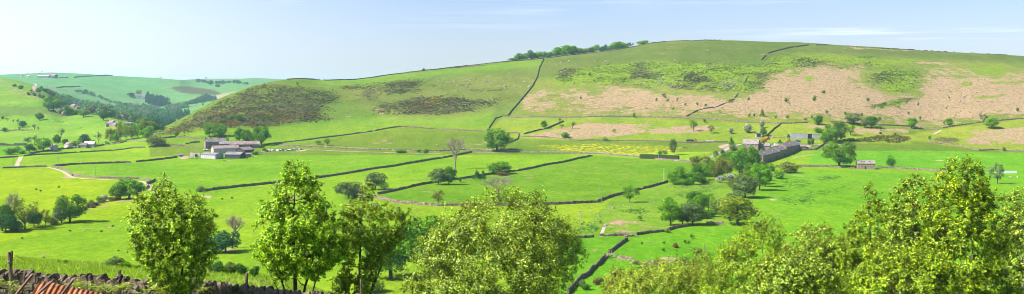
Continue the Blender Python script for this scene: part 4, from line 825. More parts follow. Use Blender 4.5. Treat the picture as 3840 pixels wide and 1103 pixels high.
c("on the middle of the bracken slope", "saplings on the middle bracken slope", [('small', 'dark', 2178, 373, 11, 8), ('small', 'mid', 2462, 380, 13, 9), ('small', 'dark', 2505, 383, 12, 12), ('small', 'mid', 2541, 381, 15, 8), ('small', 'dark', 2571, 397, 11, 9), ('small', 'mid', 2614, 398, 15, 8), ('small', 'dark', 2647, 401, 13, 9), ('small', 'pale', 2490, 368, 19, 18), ('small', 'pale', 2737, 386, 16, 12), ('small', 'olive', 2523, 413, 10, 8), ('small', 'olive', 2676, 448, 9, 7)])
c("in the lower right field", "small bushes in the lower right field", [('small', 'mid', 2595, 895, 17, 16), ('small', 'dark', 2570, 914, 14, 13), ('small', 'mid', 2582, 915, 14, 12), ('bush', 'rust', 2534, 930, 18, 22), ('small', 'dark', 2491, 916, 11, 14), ('small', 'dark', 2487, 944, 13, 14), ('small', 'dark', 2407, 919, 12, 9), ('small', 'mid', 2397, 827, 18, 20), ('bush', 'brown', 2241, 1066, 26, 34), ('bush', 'dark', 2199, 1087, 22, 36), ('bush', 'grey', 2183, 1076, 28, 24),
  ('bush', 'brown', 2470, 994, 20, 38), ('bush', 'rust', 2612, 1000, 28, 34), ('bush', 'rust', 2622, 952, 20, 22), ('bush', 'mid', 2562, 985, 20, 26), ('blossom', 'white', 2577, 994, 16, 16), ('bush', 'yel', 2505, 872, 14, 22), ('small', 'mid', 2270, 1055, 12, 12), ('small', 'mid', 2250, 838, 12, 12), ('bush', 'brown', 2388, 990, 12, 34)])
c("in the dark scrub line on the photo's right", "gorse scrub right of the farm", [('small', 'dark', 3487, 524, 15, 11), ('bush', 'rust', 3303, 503, 9, 10), ('bush', 'rust', 3356, 509, 10, 10), ('bush', 'dark', 3766, 567, 15, 13), ('bush', 'olive', 3188, 528, 10, 20)])
c("on the skyline ridge", "trees along the skyline ridge", [('bush', 'mid', 1925, 229, 12, 40), ('bush', 'mid', 1948, 226, 26, 34), ('bush', 'mid', 1967, 221, 24, 28), ('bush', 'blue', 1994, 217, 33, 34), ('bush', 'bright', 2015, 214, 28, 28), ('bush', 'mid', 2038, 212, 26, 24), ('bush', 'mid', 2060, 210, 22, 30), ('bush', 'mid', 2088, 208, 36, 44), ('bush', 'mid', 2118, 206, 40, 50), ('bush', 'mid', 2150, 204, 34, 46), ('bush', 'mid', 2175, 199, 22, 34),
  ('bush', 'yel', 2192, 198, 20, 32), ('bush', 'blue', 2214, 195, 20, 26), ('bush', 'bright', 2232, 193, 28, 34), ('bush', 'blue', 2258, 189, 20, 26), ('bush', 'purple', 2274, 187, 24, 16), ('bush', 'mid', 2286, 186, 18, 26), ('bush', 'bright', 2308, 184, 28, 38), ('bush', 'mid', 2328, 182, 28, 36), ('bush', 'bright', 2346, 178, 18, 24), ('airy', 'blue', 2366, 173, 17, 26), ('bush', 'bright', 2411, 168, 15, 44), ('airy', 'dark', 1588, 268, 12, 10, 'tiny wind-bent tree on the skyline wall')])
# ------------------------------------------------------------------ buildings
def gabled(mb_w, mb_r, L_, W_, He, Hr, over=0.35, t=0.18, c=(0, 0, 0), low=1.6):
    """walls with gables into mb_w, two roof slabs into mb_r; ridge along x"""
    x, y, z = c; h = W_ / 2
    vs = []; 
    for sx in (-1, 1):
        for p in ((-h, -low), (h, -low), (h, He), (0, Hr), (-h, He)): vs.append((x + sx * L_ / 2, y + p[0], z + p[1]))
    mb_w.add(vs, [(0, 1, 2, 3, 4), (9, 8, 7, 6, 5), (0, 5, 6, 1), (1, 6, 7, 2), (4, 9, 5, 0), (2, 7, 8, 3), (3, 8, 9, 4)])
    sl = (Hr - He) / h; g = over
    for s in (-1, 1):
        a = [(-L_ / 2 - g, s * (h + g), He - sl * g + .03), (L_ / 2 + g, s * (h + g), He - sl * g + .03), (L_ / 2 + g, 0, Hr + .03), (-L_ / 2 - g, 0, Hr + .03)]
        a = [(p[0] + x, p[1] + y, p[2] + z) for p in a]; b = [(p[0], p[1], p[2] + t) for p in a]
        mb_r.add(a + b, [(0, 1, 2, 3), (7, 6, 5, 4), (0, 4, 5, 1), (1, 5, 6, 2), (2, 6, 7, 3), (3, 7, 4, 0)])
def house(name, label, cat, px, L_, W_, He, Hr, rz, wall='house', roof='slate', chim=(), wins=(), doors=(), group=None, dmin=0, d=None, roofwin=(), name_roof='roof', dz=0):
    """px = pixel of the middle of the building's base; wins = (face, along, z, w, h); face f=front(-y) l=left(-x) r=right(+x)"""
    p = at(*px, dmin) if d is None else atd(px[0], d)
    o = empty(name, p + Vector((0, 0, dz)), rz); tag(o, label, cat, group)
    w, r = MB(), MB(); gabled(w, r, L_, W_, He, Hr); w.build('wall', M[wall], o); ro = r.build(name_roof, M[roof], o)
    for (cx, ch) in chim:
        c = MB(); c.box((cx, 0, Hr + ch / 2 - .3), (.75, .6, ch + .6)); c.box((cx, 0, Hr + ch + .05), (.9, .75, .14))
        ch_o = c.build('chimney', M[wall], ro)
    def opening(nm, f, a, z, ww, hh, glass):
        m1, m2 = MB(), MB()
        if f == 'f': cc, dd, gg = (a, -W_ / 2 - .03, z), (ww + .24, .1, hh + .24), (a, -W_ / 2 - .07, z)
        else:
            s = -1 if f == 'l' else 1; cc, dd, gg = (s * (L_ / 2 + .03), a, z), (.1, ww + .24, hh + .24), (s * (L_ / 2 + .07), a, z)
        m1.box(cc, dd); fo = m1.build(nm, M['white'] if nm == 'window' else M['stoneslate'], o)
        g2 = (ww, .12, hh) if f == 'f' else (.12, ww, hh)
        m2.box(gg, g2); m2.build('pane' if nm == 'window' else 'door_leaf_or_opening', M[glass], fo)
    for q in wins: opening('window', *q, 'glass')
    for q in doors: opening('door', *q, 'darkboards')
    for (a, s) in roofwin:
        m1 = MB(); sl = math.atan2(Hr - He, W_ / 2); m1.box((a, -W_ / 4, (He + Hr) / 2 + .28), (.9, 1.1, .1), M=Matrix.Rotation(sl, 3, 'X')); m1.build('skylight', M['glass'], ro)
    return o
R = math.radians
# left farm
house('farmhouse', 'two storey terraced stone farmhouse with four chimneys at the left farm', 'farmhouse', (804, 553), 17.0, 7.0, 5.4, 8.1, R(27), 'house', 'slate', chim=[(-8.0, 1.2), (-3.4, 1.2), (3.0, 1.4), (8.0, 1.2)],
      wins=[('f', x, 4.0, .9, 1.2) for x in (-6.2, -1.6, 2.4, 6.4)] + [('f', x, 1.4, .9, 1.2) for x in (-6.2, 2.4, 6.4)], doors=[('f', -1.8, 1.0, .9, 2.0), ('f', 4.4, 1.0, .9, 2.0)])
house('cattle_shed', 'large shed with mauve roof in the middle of the left farmyard', 'shed', (845, 572), 22, 12, 3.8, 6.0, R(24), 'boards', 'mauve', doors=[('r', 0, 1.8, 4, 3.4)])
house('long_barn', 'long low barn with pale mauve roof at the back of the left farm', 'barn', (917, 556), 26, 8, 3.6, 6.2, R(12), 'house', 'mauve', doors=[('f', -4, 1.3, 2, 2.6), ('f', 6, 1.3, 2, 2.6)])
house('open_barn', 'small grey roofed barn between the farmhouse and the long barn', 'barn', (842, 553), 9, 7, 3.4, 5.2, R(16), 'house', 'greyroof')
house('gabled_shed', 'gabled dark shed facing right at the left farm yard', 'shed', (918, 578), 12, 10, 3.8, 6.0, R(62), 'darkboards', 'mauve', doors=[('f', 0, 1.6, 4, 3.2)])
house('boarded_shed', 'low boarded shed with pale left wall at the front of the left farm', 'shed', (795, 594), 15, 10, 3.3, 4.6, R(-24), 'boards', 'greyroof')
house('front_shed', 'front dark sided shed with roof lights at the left farm', 'shed', (882, 593), 14, 9, 3.2, 5.0, R(-14), 'darkboards', 'greyroof', roofwin=[(-5, 1), (-3, 1), (-1, 1), (1, 1)])
house('lean_to_shed', 'little shed with rusty roof right of the front sheds', 'shed', (930, 588), 5, 4, 2.2, 3.2, R(20), 'house', 'mauve')
def silage_pit():
    p = at(738, 586); o = empty('silage_pit', p, R(-10)); tag(o, 'open concrete silage pit left of the left farm sheds', 'silage pit')
    MB().box((0, -3.4, 1.3), (8.6, .3, 3.6)).box((-4.15, 0, 1.3), (.3, 6.5, 3.6)).build('pit_wall', M['concrete'], o)
    MB().tube([(1.2, -4.1, -.3), (1.2, -4.1, 1.9)], .8, 12).build('water_tank', M['rubber'], o)
silage_pit()
def tanker():
    p = at(679, 589); o = empty('slurry_tanker', p, R(14)); tag(o, 'grey slurry tanker on two wheels left of the left farm', 'tanker')
    t = MB(); t.tube([(-2.3, 0, 1.75), (-2.1, 0, 1.75), (1.9, 0, 1.75), (2.1, 0, 1.75)], [.5, 1.05, 1.05, .5], 14); t.build('tank', M['steel'], o, smooth=False)
    MB().box((0, 0, .72), (4.6, .9, .22)).tube([(-2.2, 0, .7), (-3.8, 0, .55)], .09).build('chassis', M['redsteel'], o)
    for s in (-1, 1):
        w = MB(); w.tube([(.2, s * .95, .62), (.2, s * 1.35, .62)], .66, 14); wo = w.build('wheel', M['rubber'], o)
        MB().tube([(.2, s * 1.36, .62), (.2, s * 1.40, .62)], .3, 10).build('rim', M['steel'], wo)
    MB().tube([(-1.2, 0, 2.7), (-1.2, 0, 3.1)], .25, 8).build('filler_neck', M['steel'], o)
tanker()
def vehicle(name, label, cat, px, rz, body, L_=4.4, W_=1.9, H=.8, cab=None, cabx=(-.6, 1.6), tall=1.5, dmin=0):
    p = at(*px, dmin); o = empty(name, p, rz); tag(o, label, cat)
    b = MB(); b.box((0, 0, .55 + H / 2), (L_, W_, H), taper=.96); b.build('body', M[body], o)
    if cab is not None:
        c = MB(); c.box(((cabx[0] + cabx[1]) / 2, 0, .55 + H + (tall - H) / 2), (cabx[1] - cabx[0], W_ * .9, tall - H), taper=.82); co_ = c.build('cab', M[cab], o)
        MB().box(((cabx[0] + cabx[1]) / 2, -W_ * .44, .6 + H + (tall - H) / 2), (cabx[1] - cabx[0] - .35, .06, (tall - H) * .55)).build('window', M['glass'], co_)
    for x in (-L_ * .32, L_ * .32):
        for s in (-1, 1):
            w = MB(); w.tube([(x, s * (W_ / 2 - .12), .38), (x, s * (W_ / 2 + .06), .38)], .38, 12); wo = w.build('wheel', M['rubber'], o)
            MB().tube([(x, s * (W_ / 2 + .065), .38), (x, s * (W_ / 2 + .09), .38)], .2, 8).build('rim', M['steel'], wo)
vehicle('parked_van', 'white van parked in front of the left farmhouse', 'van', (790, 551), R(10), 'white', cab='white', cabx=(-1.8, 1.6), tall=1.3)
vehicle('parked_van', 'small white vehicle behind the low boarded shed', 'van', (772, 565), R(0), 'white', cab='white', cabx=(-1.8, 1.4), tall=1.6)
vehicle('pickup_truck', 'blue pickup on the grass above the stone barn row', 'pickup', (2991, 532), R(4), 'blue', cab='blue', cabx=(-1.0, .6), tall=1.5, L_=4.8)
vehicle('parked_lorry', 'dark green lorry at the left end of the tin shed', 'lorry', (2961, 517), R(10), 'green', cab='green', cabx=(-2.0, -.4), tall=2.6, L_=5.2, H=1.2, W_=2.2)
vehicle('caravan', 'white caravan behind the stone barn row', 'caravan', (2885, 553), R(8), 'white', cab='white', cabx=(-2.2, 2.2), tall=2.2, H=1.4, L_=5.2, W_=2.1)
vehicle('caravan', 'second pale caravan nearer the golden conifer', 'caravan', (2912, 549), R(5), 'white', cab='white', cabx=(-1.8, 1.8), tall=2.1, H=1.4, L_=4.4, W_=2.1)
vehicle('livestock_trailer', 'dark livestock trailer parked above the buttercup field', 'trailer', (2588, 534), R(0), 'rubber', H=1.7, L_=6.6, W_=2.0, cab='rubber', cabx=(-3.1, 3.1), tall=2.0)
vehicle('flat_trailer', 'white flat trailer parked on the walled strip', 'trailer', (2661, 533), R(-2), 'white', H=.7, L_=6.0, W_=2.0, cab='white', cabx=(-2.8, 2.6), tall=1.0)
vehicle('red_digger', 'red machine at the end of the dark livestock trailer', 'digger', (2608, 533), R(0), 'red', H=.9, L_=2.6, W_=1.6, cab='red', cabx=(-.5, .9), tall=2.1)
vehicle('old_tractor', 'orange red tractor among scrap by the straight dark wall', 'tractor', (2879, 523), R(15), 'red', H=1.0, L_=3.2, W_=1.7, cab='red', cabx=(-.2, 1.3), tall=2.2)
vehicle('red_car', 'red car in the shade left of the stone barn', 'car', (3203, 630), R(0), 'red', H=.6, L_=3.9, W_=1.7, cab='red', cabx=(-1.2, 1.2), tall=1.2)
def heap(name, label, cat, px, n, sx, sy, mats, s=(.5, 1.0), group=None, fl=.6, dmin=0, parts=False):
    p = at(*px, dmin); o = empty(name, p); tag(o, label, cat, group); rs = random.Random(int(px[0]))
    for mi, mn in enumerate(mats):
        mb = MB()
        for k in range(n // len(mats)):
            r = rs.uniform(*s); x = rs.gauss(0, sx * .42); y = rs.gauss(0, sy * .42)
            mb.ball((x, y, float(ground(p.x + x, p.y + y)) - p.z + r * .3), (r, r * rs.uniform(.6, 1), r * fl), 8, 5, .8, .12)
        mb.build(['pile', 'sheet', 'scrap', 'rubble'][mi], M[mn], o)['kind'] = 'stuff'
heap('silage_heap', 'long heap under black sheet with tyres right of the left farm', 'silage heap', (1065, 565), 60, 16, 4, ['rubber', 'blue', 'white'], (.7, 1.3))
heap('rubble_heap', 'pale rubble heap between the farm sheds and the tyre heap', 'rubble', (985, 572), 50, 10, 5, ['rock', 'wood', 'concrete'], (.4, .9))
heap('rubble_heap', 'low stone heap in the field in front of the left farm', 'rubble', (853, 604), 12, 3, 1.5, ['rock', 'rubber'], (.4, .7))
heap('scrap_heap', 'scrap and timber heap beside the orange red tractor', 'scrap', (2898, 516), 26, 6, 3, ['wood', 'rust', 'rock'], (.4, .9))
heap('scrap_heap', 'timber scrap left of the tin shed', 'scrap', (2940, 517), 22, 6, 2.5, ['wood', 'rock'], (.4, .8))
heap('scrap_heap', 'tipped rubbish beside the hilltop farm', 'scrap', (118, 277), 60, 42, 10, ['rock', 'mauve' if False else 'cream', 'steel'], (1.6, 3.2), dmin=2500)
# barn, right farm
house('field_barn', 'small stone field barn with slate roof, doorway and two windows', 'barn', (3246, 634), 12.3, 6.0, 4.2, 6.1, R(-8), 'barnstone', 'stoneslate', wins=[('f', -3.6, 1.9, .9, 1.0), ('f', 2.6, 1.9, .9, 1.0), ('f', 4.0, 3.2, .4, .4), ('f', -.4, 3.2, .4, .4)], doors=[('f', -.7, 1.1, 1.1, 2.3)], roofwin=[(-3, 1), (-1.2, 1), (2.6, 1)])
def terrace():
    a = at(2862, 612); b = at(2990, 566); ax = (b - a); ax.z = 0; Lx = ax.length; an = math.atan2(ax.y, ax.x)
    cuts = [(0, .24, 5.2, 8.0, 8.0), (.24, .46, 5.0, 7.8, 8.0), (.46, .66, 5.2, 8.0, 8.4), (.66, 1.12, 5.0, 8.0, 9.0)]
    labs = ['lowest stone barn of the stepped row with its lit gable end', 'second stone barn up the stepped row', 'third stone barn up the stepped row', 'longest stone barn at the top of the stepped row']
    for (t0, t1, he, hr, w), lab in zip(cuts, labs):
        m_ = a + ax * ((t0 + t1) / 2); nv = Vector((-math.sin(an), math.cos(an), 0)); m_ = m_ + nv * (w / 2)
        g = float(ground(m_.x, m_.y)); o = empty('stone_barn', (m_.x, m_.y, g + .25), an); tag(o, lab, 'barn', 'stepped row of stone barns')
        W1, R1 = MB(), MB(); LL = Lx * (t1 - t0) - .02; gabled(W1, R1, LL, w, he, hr, over=.12, low=3); W1.build('wall', M['house'], o); ro = R1.build('roof', M['slate'], o)
        for k in (-.3, .05, .3):
            q = MB(); q.box((LL * k, -w / 2 - .02, 3.2), (1.0, .12, 1.0)); q.build('window', M['glass'], o)
        q = MB(); q.box((LL * .17, -w / 2 - .02, 1.0), (1.6, .12, 2.6)); q.build('door', M['darkboards'], o)
        q = MB(); q.box((LL * -.1, -w / 4, (he + hr) / 2 + .25), (.8, 1.0, .1), M=Matrix.Rotation(math.atan2(hr - he, w / 2), 3, 'X')); q.build('skylight', M['white'], ro)
terrace()
house('farmhouse', 'stone farmhouse with two end chimneys among the trees right of the lane', 'farmhouse', (2818, 562), 13.0, 8.0, 5.4, 9.0, R(-24), 'house', 'stoneslate', chim=[(-6.0, 1.8), (6.0, 2.0)], wins=[('f', -4, 3.8, 1, 1.3), ('f', 0, 3.8, 1, 1.3), ('f', 4, 3.8, 1, 1.3), ('r', 0, 3.6, .9, 1.1)])
house('outbuilding', 'low stone outbuilding with grey roof between farmhouse and barn row', 'outbuilding', (2870, 562), 8, 6, 3.4, 5.6, R(-20), 'house', 'greyroof')
house('outbuilding', 'small flat looking outbuilding right of the barn row', 'outbuilding', (3008, 562), 5.4, 4.4, 3.0, 4.2, R(-4), 'house', 'mauve')
house('ruined_outbuilding', 'ruined stone outbuilding by the garden wall', 'outbuilding', (3030, 560), 5, 4, 1.8, 3.2, R(-20), 'barnstone', 'stoneslate')
house('small_shed', 'small black open fronted shed under the white hawthorns', 'shed', (2844, 514), 4.8, 4.4, 3.0, 3.5, R(-4), 'concrete', 'green', doors=[('f', 0, 1.4, 3.0, 2.5)])  # dark panel stands for the shade inside the open front, not a door
def tin_shed():
    for lab, px, LL in (('long corrugated tin shed above the stone barn row', (2996, 519), 14.8), ('short section of corrugated tin shed beside the round willow', (3058, 520), 6.0)):
        p = at(*px); o = empty('tin_shed', p, R(-2)); tag(o, lab, 'shed', 'corrugated tin sheds')
        w = MB(); n = int(LL / .45)
        for k in range(n): w.box((-LL / 2 + (k + .5) * LL / n, -2.5 + (.05 if k % 2 else 0), 2.0), (LL / n, .12, 4.6))
        w.build('front_sheet', M['tin'], o); MB().box((0, .1, 1.9), (LL, 4.9, 4.4)).build('shed_body', M['steel'], o); MB().box((0, .1, 4.22), (LL + .4, 5.5, .16)).build('roof', M['greyroof'], o)
tin_shed()
p = at(3037, 519); o = empty('open_bay', p, 0); tag(o, 'dark open bay between the two tin sheds', 'shed'); MB().box((0, 1.2, 1.9), (3.6, 3.0, 4.2)).build('bay_wall', M['darkboards'], o); MB().box((0, 1.1, 4.08), (3.8, 3.6, .14)).build('roof', M['greyroof'], o)
def panels():
    p = at(3783, 650); o = empty('panel_fence', p, R(-2)); tag(o, 'row of white panels standing beside the road on the right', 'fence')
    for k in range(5): MB().box((-4.6 + k * 2.3, 0, .8), (2.2, .08, 1.9)).build('panel', M['white'], o)
    for k in range(6): MB().box((-5.75 + k * 2.3, .1, .85), (.12, .12, 2.2)).build('post', M['wood'], o)
panels()
# left slope and far valley houses
def H2(name, lab, cat, px, L_, W_, he, hr, rz, wall, roof, dmin=0, chim=(), wins=None):
    wins = wins if wins is not None else [('f', -L_ * .25, he * .6, L_ * .09, he * .22), ('f', L_ * .22, he * .6, L_ * .09, he * .22)]
    return house(name, lab, cat, px, L_, W_, he, hr, rz, wall, roof, dmin=dmin, chim=chim, wins=wins)
H2('shed', 'small pale gabled shed right of the big bright oak', 'shed', (200, 563), 6, 5.5, 3.0, 5.0, R(-30), 'cream', 'slate')
H2('cottage', 'white gabled cottage half hidden behind the dark wall', 'cottage', (258, 556), 6, 5, 3.4, 5.4, R(-35), 'cream', 'mauve')
H2('long_shed', 'low building with brown roof behind the thin tree', 'shed', (309, 554), 8, 6, 2.6, 4.4, R(8), 'cream', 'mauve'); H2('long_shed', 'low building with long pale blue grey roof', 'shed', (337, 552), 9, 6, 3.0, 5.6, R(6), 'concrete', 'tin')
g1 = 'cottages in the dip'
for lab, px, s, rz in (('tall gabled cottage with dark gable in the dip', (419, 474), (6, 5, 4.6, 7.4), -20), ('cottage at the left end of the hamlet in the dip', (405, 474), (5, 5, 3.4, 5.4), 30), ('low cottage with pale walls right of the tall gabled one', (432, 475), (6, 4.5, 2.6, 4.6), -30), ('rightmost cottage of the hamlet in the dip', (444, 472), (5, 5, 3.2, 5), 10)):
    tag(H2('cottage', lab, 'cottage', px, *s, R(rz), 'barnstone', 'mauve', 1000, chim=[(0, 1.0)]), group=g1)
H2('shed', 'dark shed right of the hamlet in the dip', 'shed', (483, 472), 9, 5, 3, 4, 0, 'darkboards', 'slate', 1000)
for lab, px, s, rz in (('stone cottage roof showing above the pale blossom', (276, 404), (9, 6, 4, 7), -20), ('small gabled stone cottage among the left slope oaks', (292, 409), (7, 6, 3.6, 6.4), 40), ('pale pink cottage at the foot of the left slope oaks', (225, 418), (6, 5, 3, 5.5), 30), ('low pale house below the dark oak', (246, 434), (9, 6, 3, 5.5), 5)):
    tag(H2('cottage', lab, 'cottage', px, *s, R(rz), 'barnstone', 'mauve', 1000, chim=[(0, 1.2)]), group='cottages on the left slope')
H2('white_house', 'white house with grey roof on the far hillside', 'house', (522, 369), 17, 10, 8, 14, R(20), 'white', 'slate', 2300, chim=[(-6, 2), (6, 2)])
H2('white_house', 'white wing with blue grey roof right of the far white house', 'house', (538, 369), 17, 9, 6, 11, R(-5), 'white', 'slate', 2300)
H2('hilltop_shed', 'long blue roofed shed of the hilltop farm', 'shed', (163, 292), 38, 14, 6, 9, R(4), 'steel', 'tin', 2600)
H2('hilltop_barn', 'dark gabled barn of the hilltop farm', 'barn', (203, 293), 22, 14, 9, 14, R(-30), 'darkboards', 'slate', 2600)
H2('hilltop_house', 'brown roofed house of the hilltop farm', 'house', (186, 289), 18, 10, 8, 13, R(10), 'house', 'mauve', 2600)
H2('hilltop_shed', 'low dark shed right of the hilltop farm', 'shed', (238, 292), 30, 8, 4, 5.5, R(2), 'darkboards', 'greyroof', 2600)
H2('hilltop_shed', 'small pale shed left of the hilltop farm', 'shed', (105, 290), 12, 7, 4, 6, 0, 'cream', 'tin', 2600); H2('shed', 'tiny pale barn left of the far hilltop farm beside the rubbish', 'shed', (80, 287), 8, 6, 5, 7, 0, 'cream', 'mauve', 2600)
for lab, u in (('left one of two masts on the hilltop', 154.5), ('right one of two masts on the hilltop', 158.5)):
    p = at(u, 276, 3000); o = empty('mast', p); tag(o, lab, 'mast', 'hilltop masts'); MB().tube([(0, 0, -1), (0, 0, 9)], .35, 6).build('pole', M['steel'], o); MB().box((0, 0, 7.2), (1.6, 1.2, 4.6)).build('antenna_panel', M['steel'], o)
# ------------------------------------------------------------------ poles, gates, fences, hedges
def pole(label, u, v, h, arm=0, rz=0, mt='pole', d=None):
    p = at(u, v) if d is None else atd(u, d); k = p.y / F; H = h * k; o = empty('utility_pole', p, rz); tag(o, label, 'utility pole', 'utility poles in the fields')
    MB().tube([(0, 0, -.5), (0, 0, H)], [.17, .12], 8).build('pole', M[mt], o)
    if arm:
        a = MB(); a.box((0, -.14, H - .35), (arm, .1, .14)); ao = a.build('crossarm', M['pole'], o)
        [MB().tube([(x * arm * .45, -.14, H - .28), (x * arm * .45, -.14, H + .05)], .07, 6).build('insulator', M['steel'], ao) for x in (-1, 0, 1)]
pole('pole with crossarm beside the winding track by the wall end', 220, 634, 40, 1.9); pole('plain thin pole in the middle of the upper left field', 427, 613, 36, .7); pole('pole with short crossarm below the thin dark wall', 357, 661, 35, 1.5)
pole('faint pole beside the track at the photo\'s left edge', 50, 621, 30, .6); pole('T-topped pole at the bend of the dark green field wall', 2255, 765, 61, 2.0); pole('pole with crossarm among the boulders above the gate gap', 2178, 854, 64, 1.7); pole('pale white pole in the corner of the dark green field', 2490, 682, 50, .9, mt='white')
pole('wooden pole in front of the clipped hedge', 2469, 606, 32); pole('pole at the corner of the farmhouse pen', 753, 567, 40); pole('short pole in front of the left farmhouse', 779, 552, 22); pole('left pole of the pair behind the left farm', 853, 531, 32); pole('right pole of the pair behind the left farm', 856, 533, 36)
pole('pole beside the flowering bush and the track bend', 551, 692, 34, .8); pole('pole with dark box beside the lane hedge', 2697, 598, 30, .7); pole('tall pole showing above the birch tops', 2641, 975, 60, 1.0)
def gate(label, u, v, w, rz=0, mt='steel'):
    p = at(u, v); k = p.y / F; Wm = w * k; o = empty('field_gate', p, rz); tag(o, label, 'gate')
    g = MB(); [g.box((0, 0, .25 + i * .24), (Wm, .06, .07)) for i in range(5)]; g.box((0, -.05, .75), (.08, .05, 1.1)); g.build('gate_leaf', M[mt], o)
    for s in (-1, 1): MB().box((s * (Wm / 2 + .12), 0, .65), (.18, .18, 1.5)).build('post', M['wood'], o)
gate('pale metal gate in the thin dark wall of the left fields', 479, 612, 22, mt='tin'); gate('white gate beside the road hedge end', 2537, 606, 22, mt='white'); gate('gate between the sheds and the rubble right of the left farm', 948, 570, 18, mt='white'); gate('wooden gate beside the lone oak', 1925, 571, 26, mt='wood')
gate('small white gate on the saddle of the skyline', 1218, 301, 8, mt='white')
def post_fence(label, px, n, h=1.3, m_='wood', rails=2, name='field_fence'):
    P = [at(*q) for q in px]; S = [Vector((p.x, p.y, 0)) for p in P]; S = resample(S, 2.6)[:n]; z = [float(ground(p.x, p.y)) for p in S]; o = empty(name, (S[0].x, S[0].y, z[0])); tag(o, label, 'fence')
    org = Vector((S[0].x, S[0].y, z[0])); r = MB()
    for i, p in enumerate(S):
        q = Vector((p.x, p.y, z[i])) - org; MB().box(q + Vector((0, 0, h / 2 - .1)), (.16, .16, h + .2)).build('post', M[m_], o)
        if i:
            a = Vector((S[i - 1].x, S[i - 1].y, z[i - 1])) - org
            for k in range(rails): r.tube([a + Vector((0, 0, h * (.45 + .45 * k))), q + Vector((0, 0, h * (.45 + .45 * k)))], .05, 4)
    r.build('rail', M[m_], o)
post_fence('dark wooden fence along the upper side of the farm lane', [(2598, 592), (2660, 581), (2715, 558), (2738, 545)], 60); post_fence('wooden fence along the lower side of the farm lane', [(2625, 597), (2680, 586), (2725, 570)], 40)
post_fence('wire fence rising left of the birch top on the right', [(3540, 620), (3590, 590), (3620, 560)], 30, 1.1, 'pole', 1)
post_fence('thin fence below the spinney trees', [(2500, 694), (2600, 695), (2720, 693)], 40, 1.0, 'pole', 1)
def hedge(label, a, b, h, d_, seed):
    A, B = at(*a), at(*b); v = B - A; Ln = math.hypot(v.x, v.y); an = math.atan2(v.y, v.x); rs = np.random.default_rng(seed)
    n = int(Ln * 260); f = rs.integers(0, 4, n); P = np.stack([rs.uniform(-.5, .5, n) * Ln, rs.uniform(-.5, .5, n) * d_, rs.uniform(0, 1, n) * h], 1); Nn = np.zeros((n, 3))
    P[f == 0, 1] = -d_ / 2; Nn[f == 0, 1] = -1; P[f == 1, 1] = d_ / 2; Nn[f == 1, 1] = 1; P[f >= 2, 2] = h; Nn[f >= 2, 2] = 1; Nn += rs.normal(size=(n, 3)) * .4; P += rs.normal(size=(n, 3)) * .06
    V, Fc = cards(P, Nn, .16, rs); o = empty('clipped_hedge', A.lerp(B, .5), an); tag(o, label, 'hedge')
    c_ = link(bpy.data.objects.new('foliage', npmesh('foliage', V, Fc, M['leaf'], {'Col': tintcols(P, rs)})), o); c_.color = (.03, .12, .015, 1)
    MB().box((0, 0, h * .46), (Ln - .3, d_ - .3, h * .9)).build('hedge_core', M['bark'], o)
hedge('long clipped dark green hedge beside the road', (2400, 594), (2546, 600), 3.4, 2.0, 1); hedge('low clipped hedge curving round the lawn by the lane', (2586, 602), (2655, 604), 2.2, 1.6, 2)
# ------------------------------------------------------------------ animals
def quad(name, label, cat, px, L_, m_, rz=0, graze=True, group=None, dmin=0):
    p = at(*px, dmin); s = L_ / 2.2
    V = [(0, 0, 1.25), (.45, 0, 1.28), (.8, 0, 1.3), (-.5, 0, 1.25), (-.85, 0, 1.3)]; E = [(0, 1), (1, 2), (0, 3), (3, 4)]; Rr = [.33, .33, .26, .31, .27]
    def ch(base, pts, rr):
        k = base
        for q, r in zip(pts, rr): V.append(q); Rr.append(r); E.append((k, len(V) - 1)); k = len(V) - 1
    hz = .35 if graze else 1.85
    ch(2, [(1.15, 0, (1.3 + hz) / 2 + .1), (1.4, 0, hz + .12), (1.6, 0, hz - .1 if graze else hz - .05)], [.2, .15, .09])
    for y in (-.2, .2):
        ch(2, [(.78, y, .85), (.8, y, .42), (.8, y, .03)], [.12, .08, .07]); ch(4, [(-.88, y, .9), (-1.0, y, .48), (-.92, y, .03)], [.15, .08, .07])
    ch(4, [(-1.12, 0, 1.2), (-1.2, 0, .7)], [.07, .05])
    me = bpy.data.meshes.new('body'); me.from_pydata([(a * s, b * s, c_ * s) for a, b, c_ in V], E, []); me.materials.append(M[m_])
    o = bpy.data.objects.new(name, me); link(o); o.location = p; o.rotation_euler = (0, 0, rz); tag(o, label, cat, group)
    sk = o.modifiers.new('s', 'SKIN'); 
    for i, r in enumerate(Rr): me.skin_vertices[0].data[i].radius = (r * s, r * s)
    me.skin_vertices[0].data[0].use_root = True
    sb = o.modifiers.new('u', 'SUBSURF'); sb.levels = 1; sb.render_levels = 1
    return o
quad('horse', 'brown horse grazing in the buttercup field', 'horse', (2568, 558), 2.6, 'horse', R(175)); quad('cow', 'black and white cow standing left of the tall leafless tree', 'cow', (1640, 550), 2.4, 'cow', R(5)); quad('cow', 'brown cow near the top of the leafless tree', 'cow', (1735, 552), 2.4, 'horse', R(95))
quad('sheep', 'left one of two white sheep below the white panels', 'sheep', (3789, 666), 1.5, 'wool', R(170)); quad('sheep', 'right one of two white sheep below the white panels', 'sheep', (3815, 667), 1.8, 'wool', R(80))
s0 = quad('sheep', 'white sheep grazing as a speck on the far hill pasture', 'sheep', (300, 300), 2.8, 'wool', 0, group='flock on the far hill', dmin=2600)
_r = random.Random(9)
for k in range(90):
    o = s0.copy(); COL.objects.link(o); o.location = at(_r.uniform(0, 640), _r.uniform(286, 330) if k % 3 else _r.uniform(300, 312), 2600); o.rotation_euler.z = _r.uniform(0, 6)
s1 = quad('sheep', 'pale sheep lying as a speck on the left slope', 'sheep', (480, 500), 1.8, 'wool', 0, group='flock on the left slope', dmin=1100)
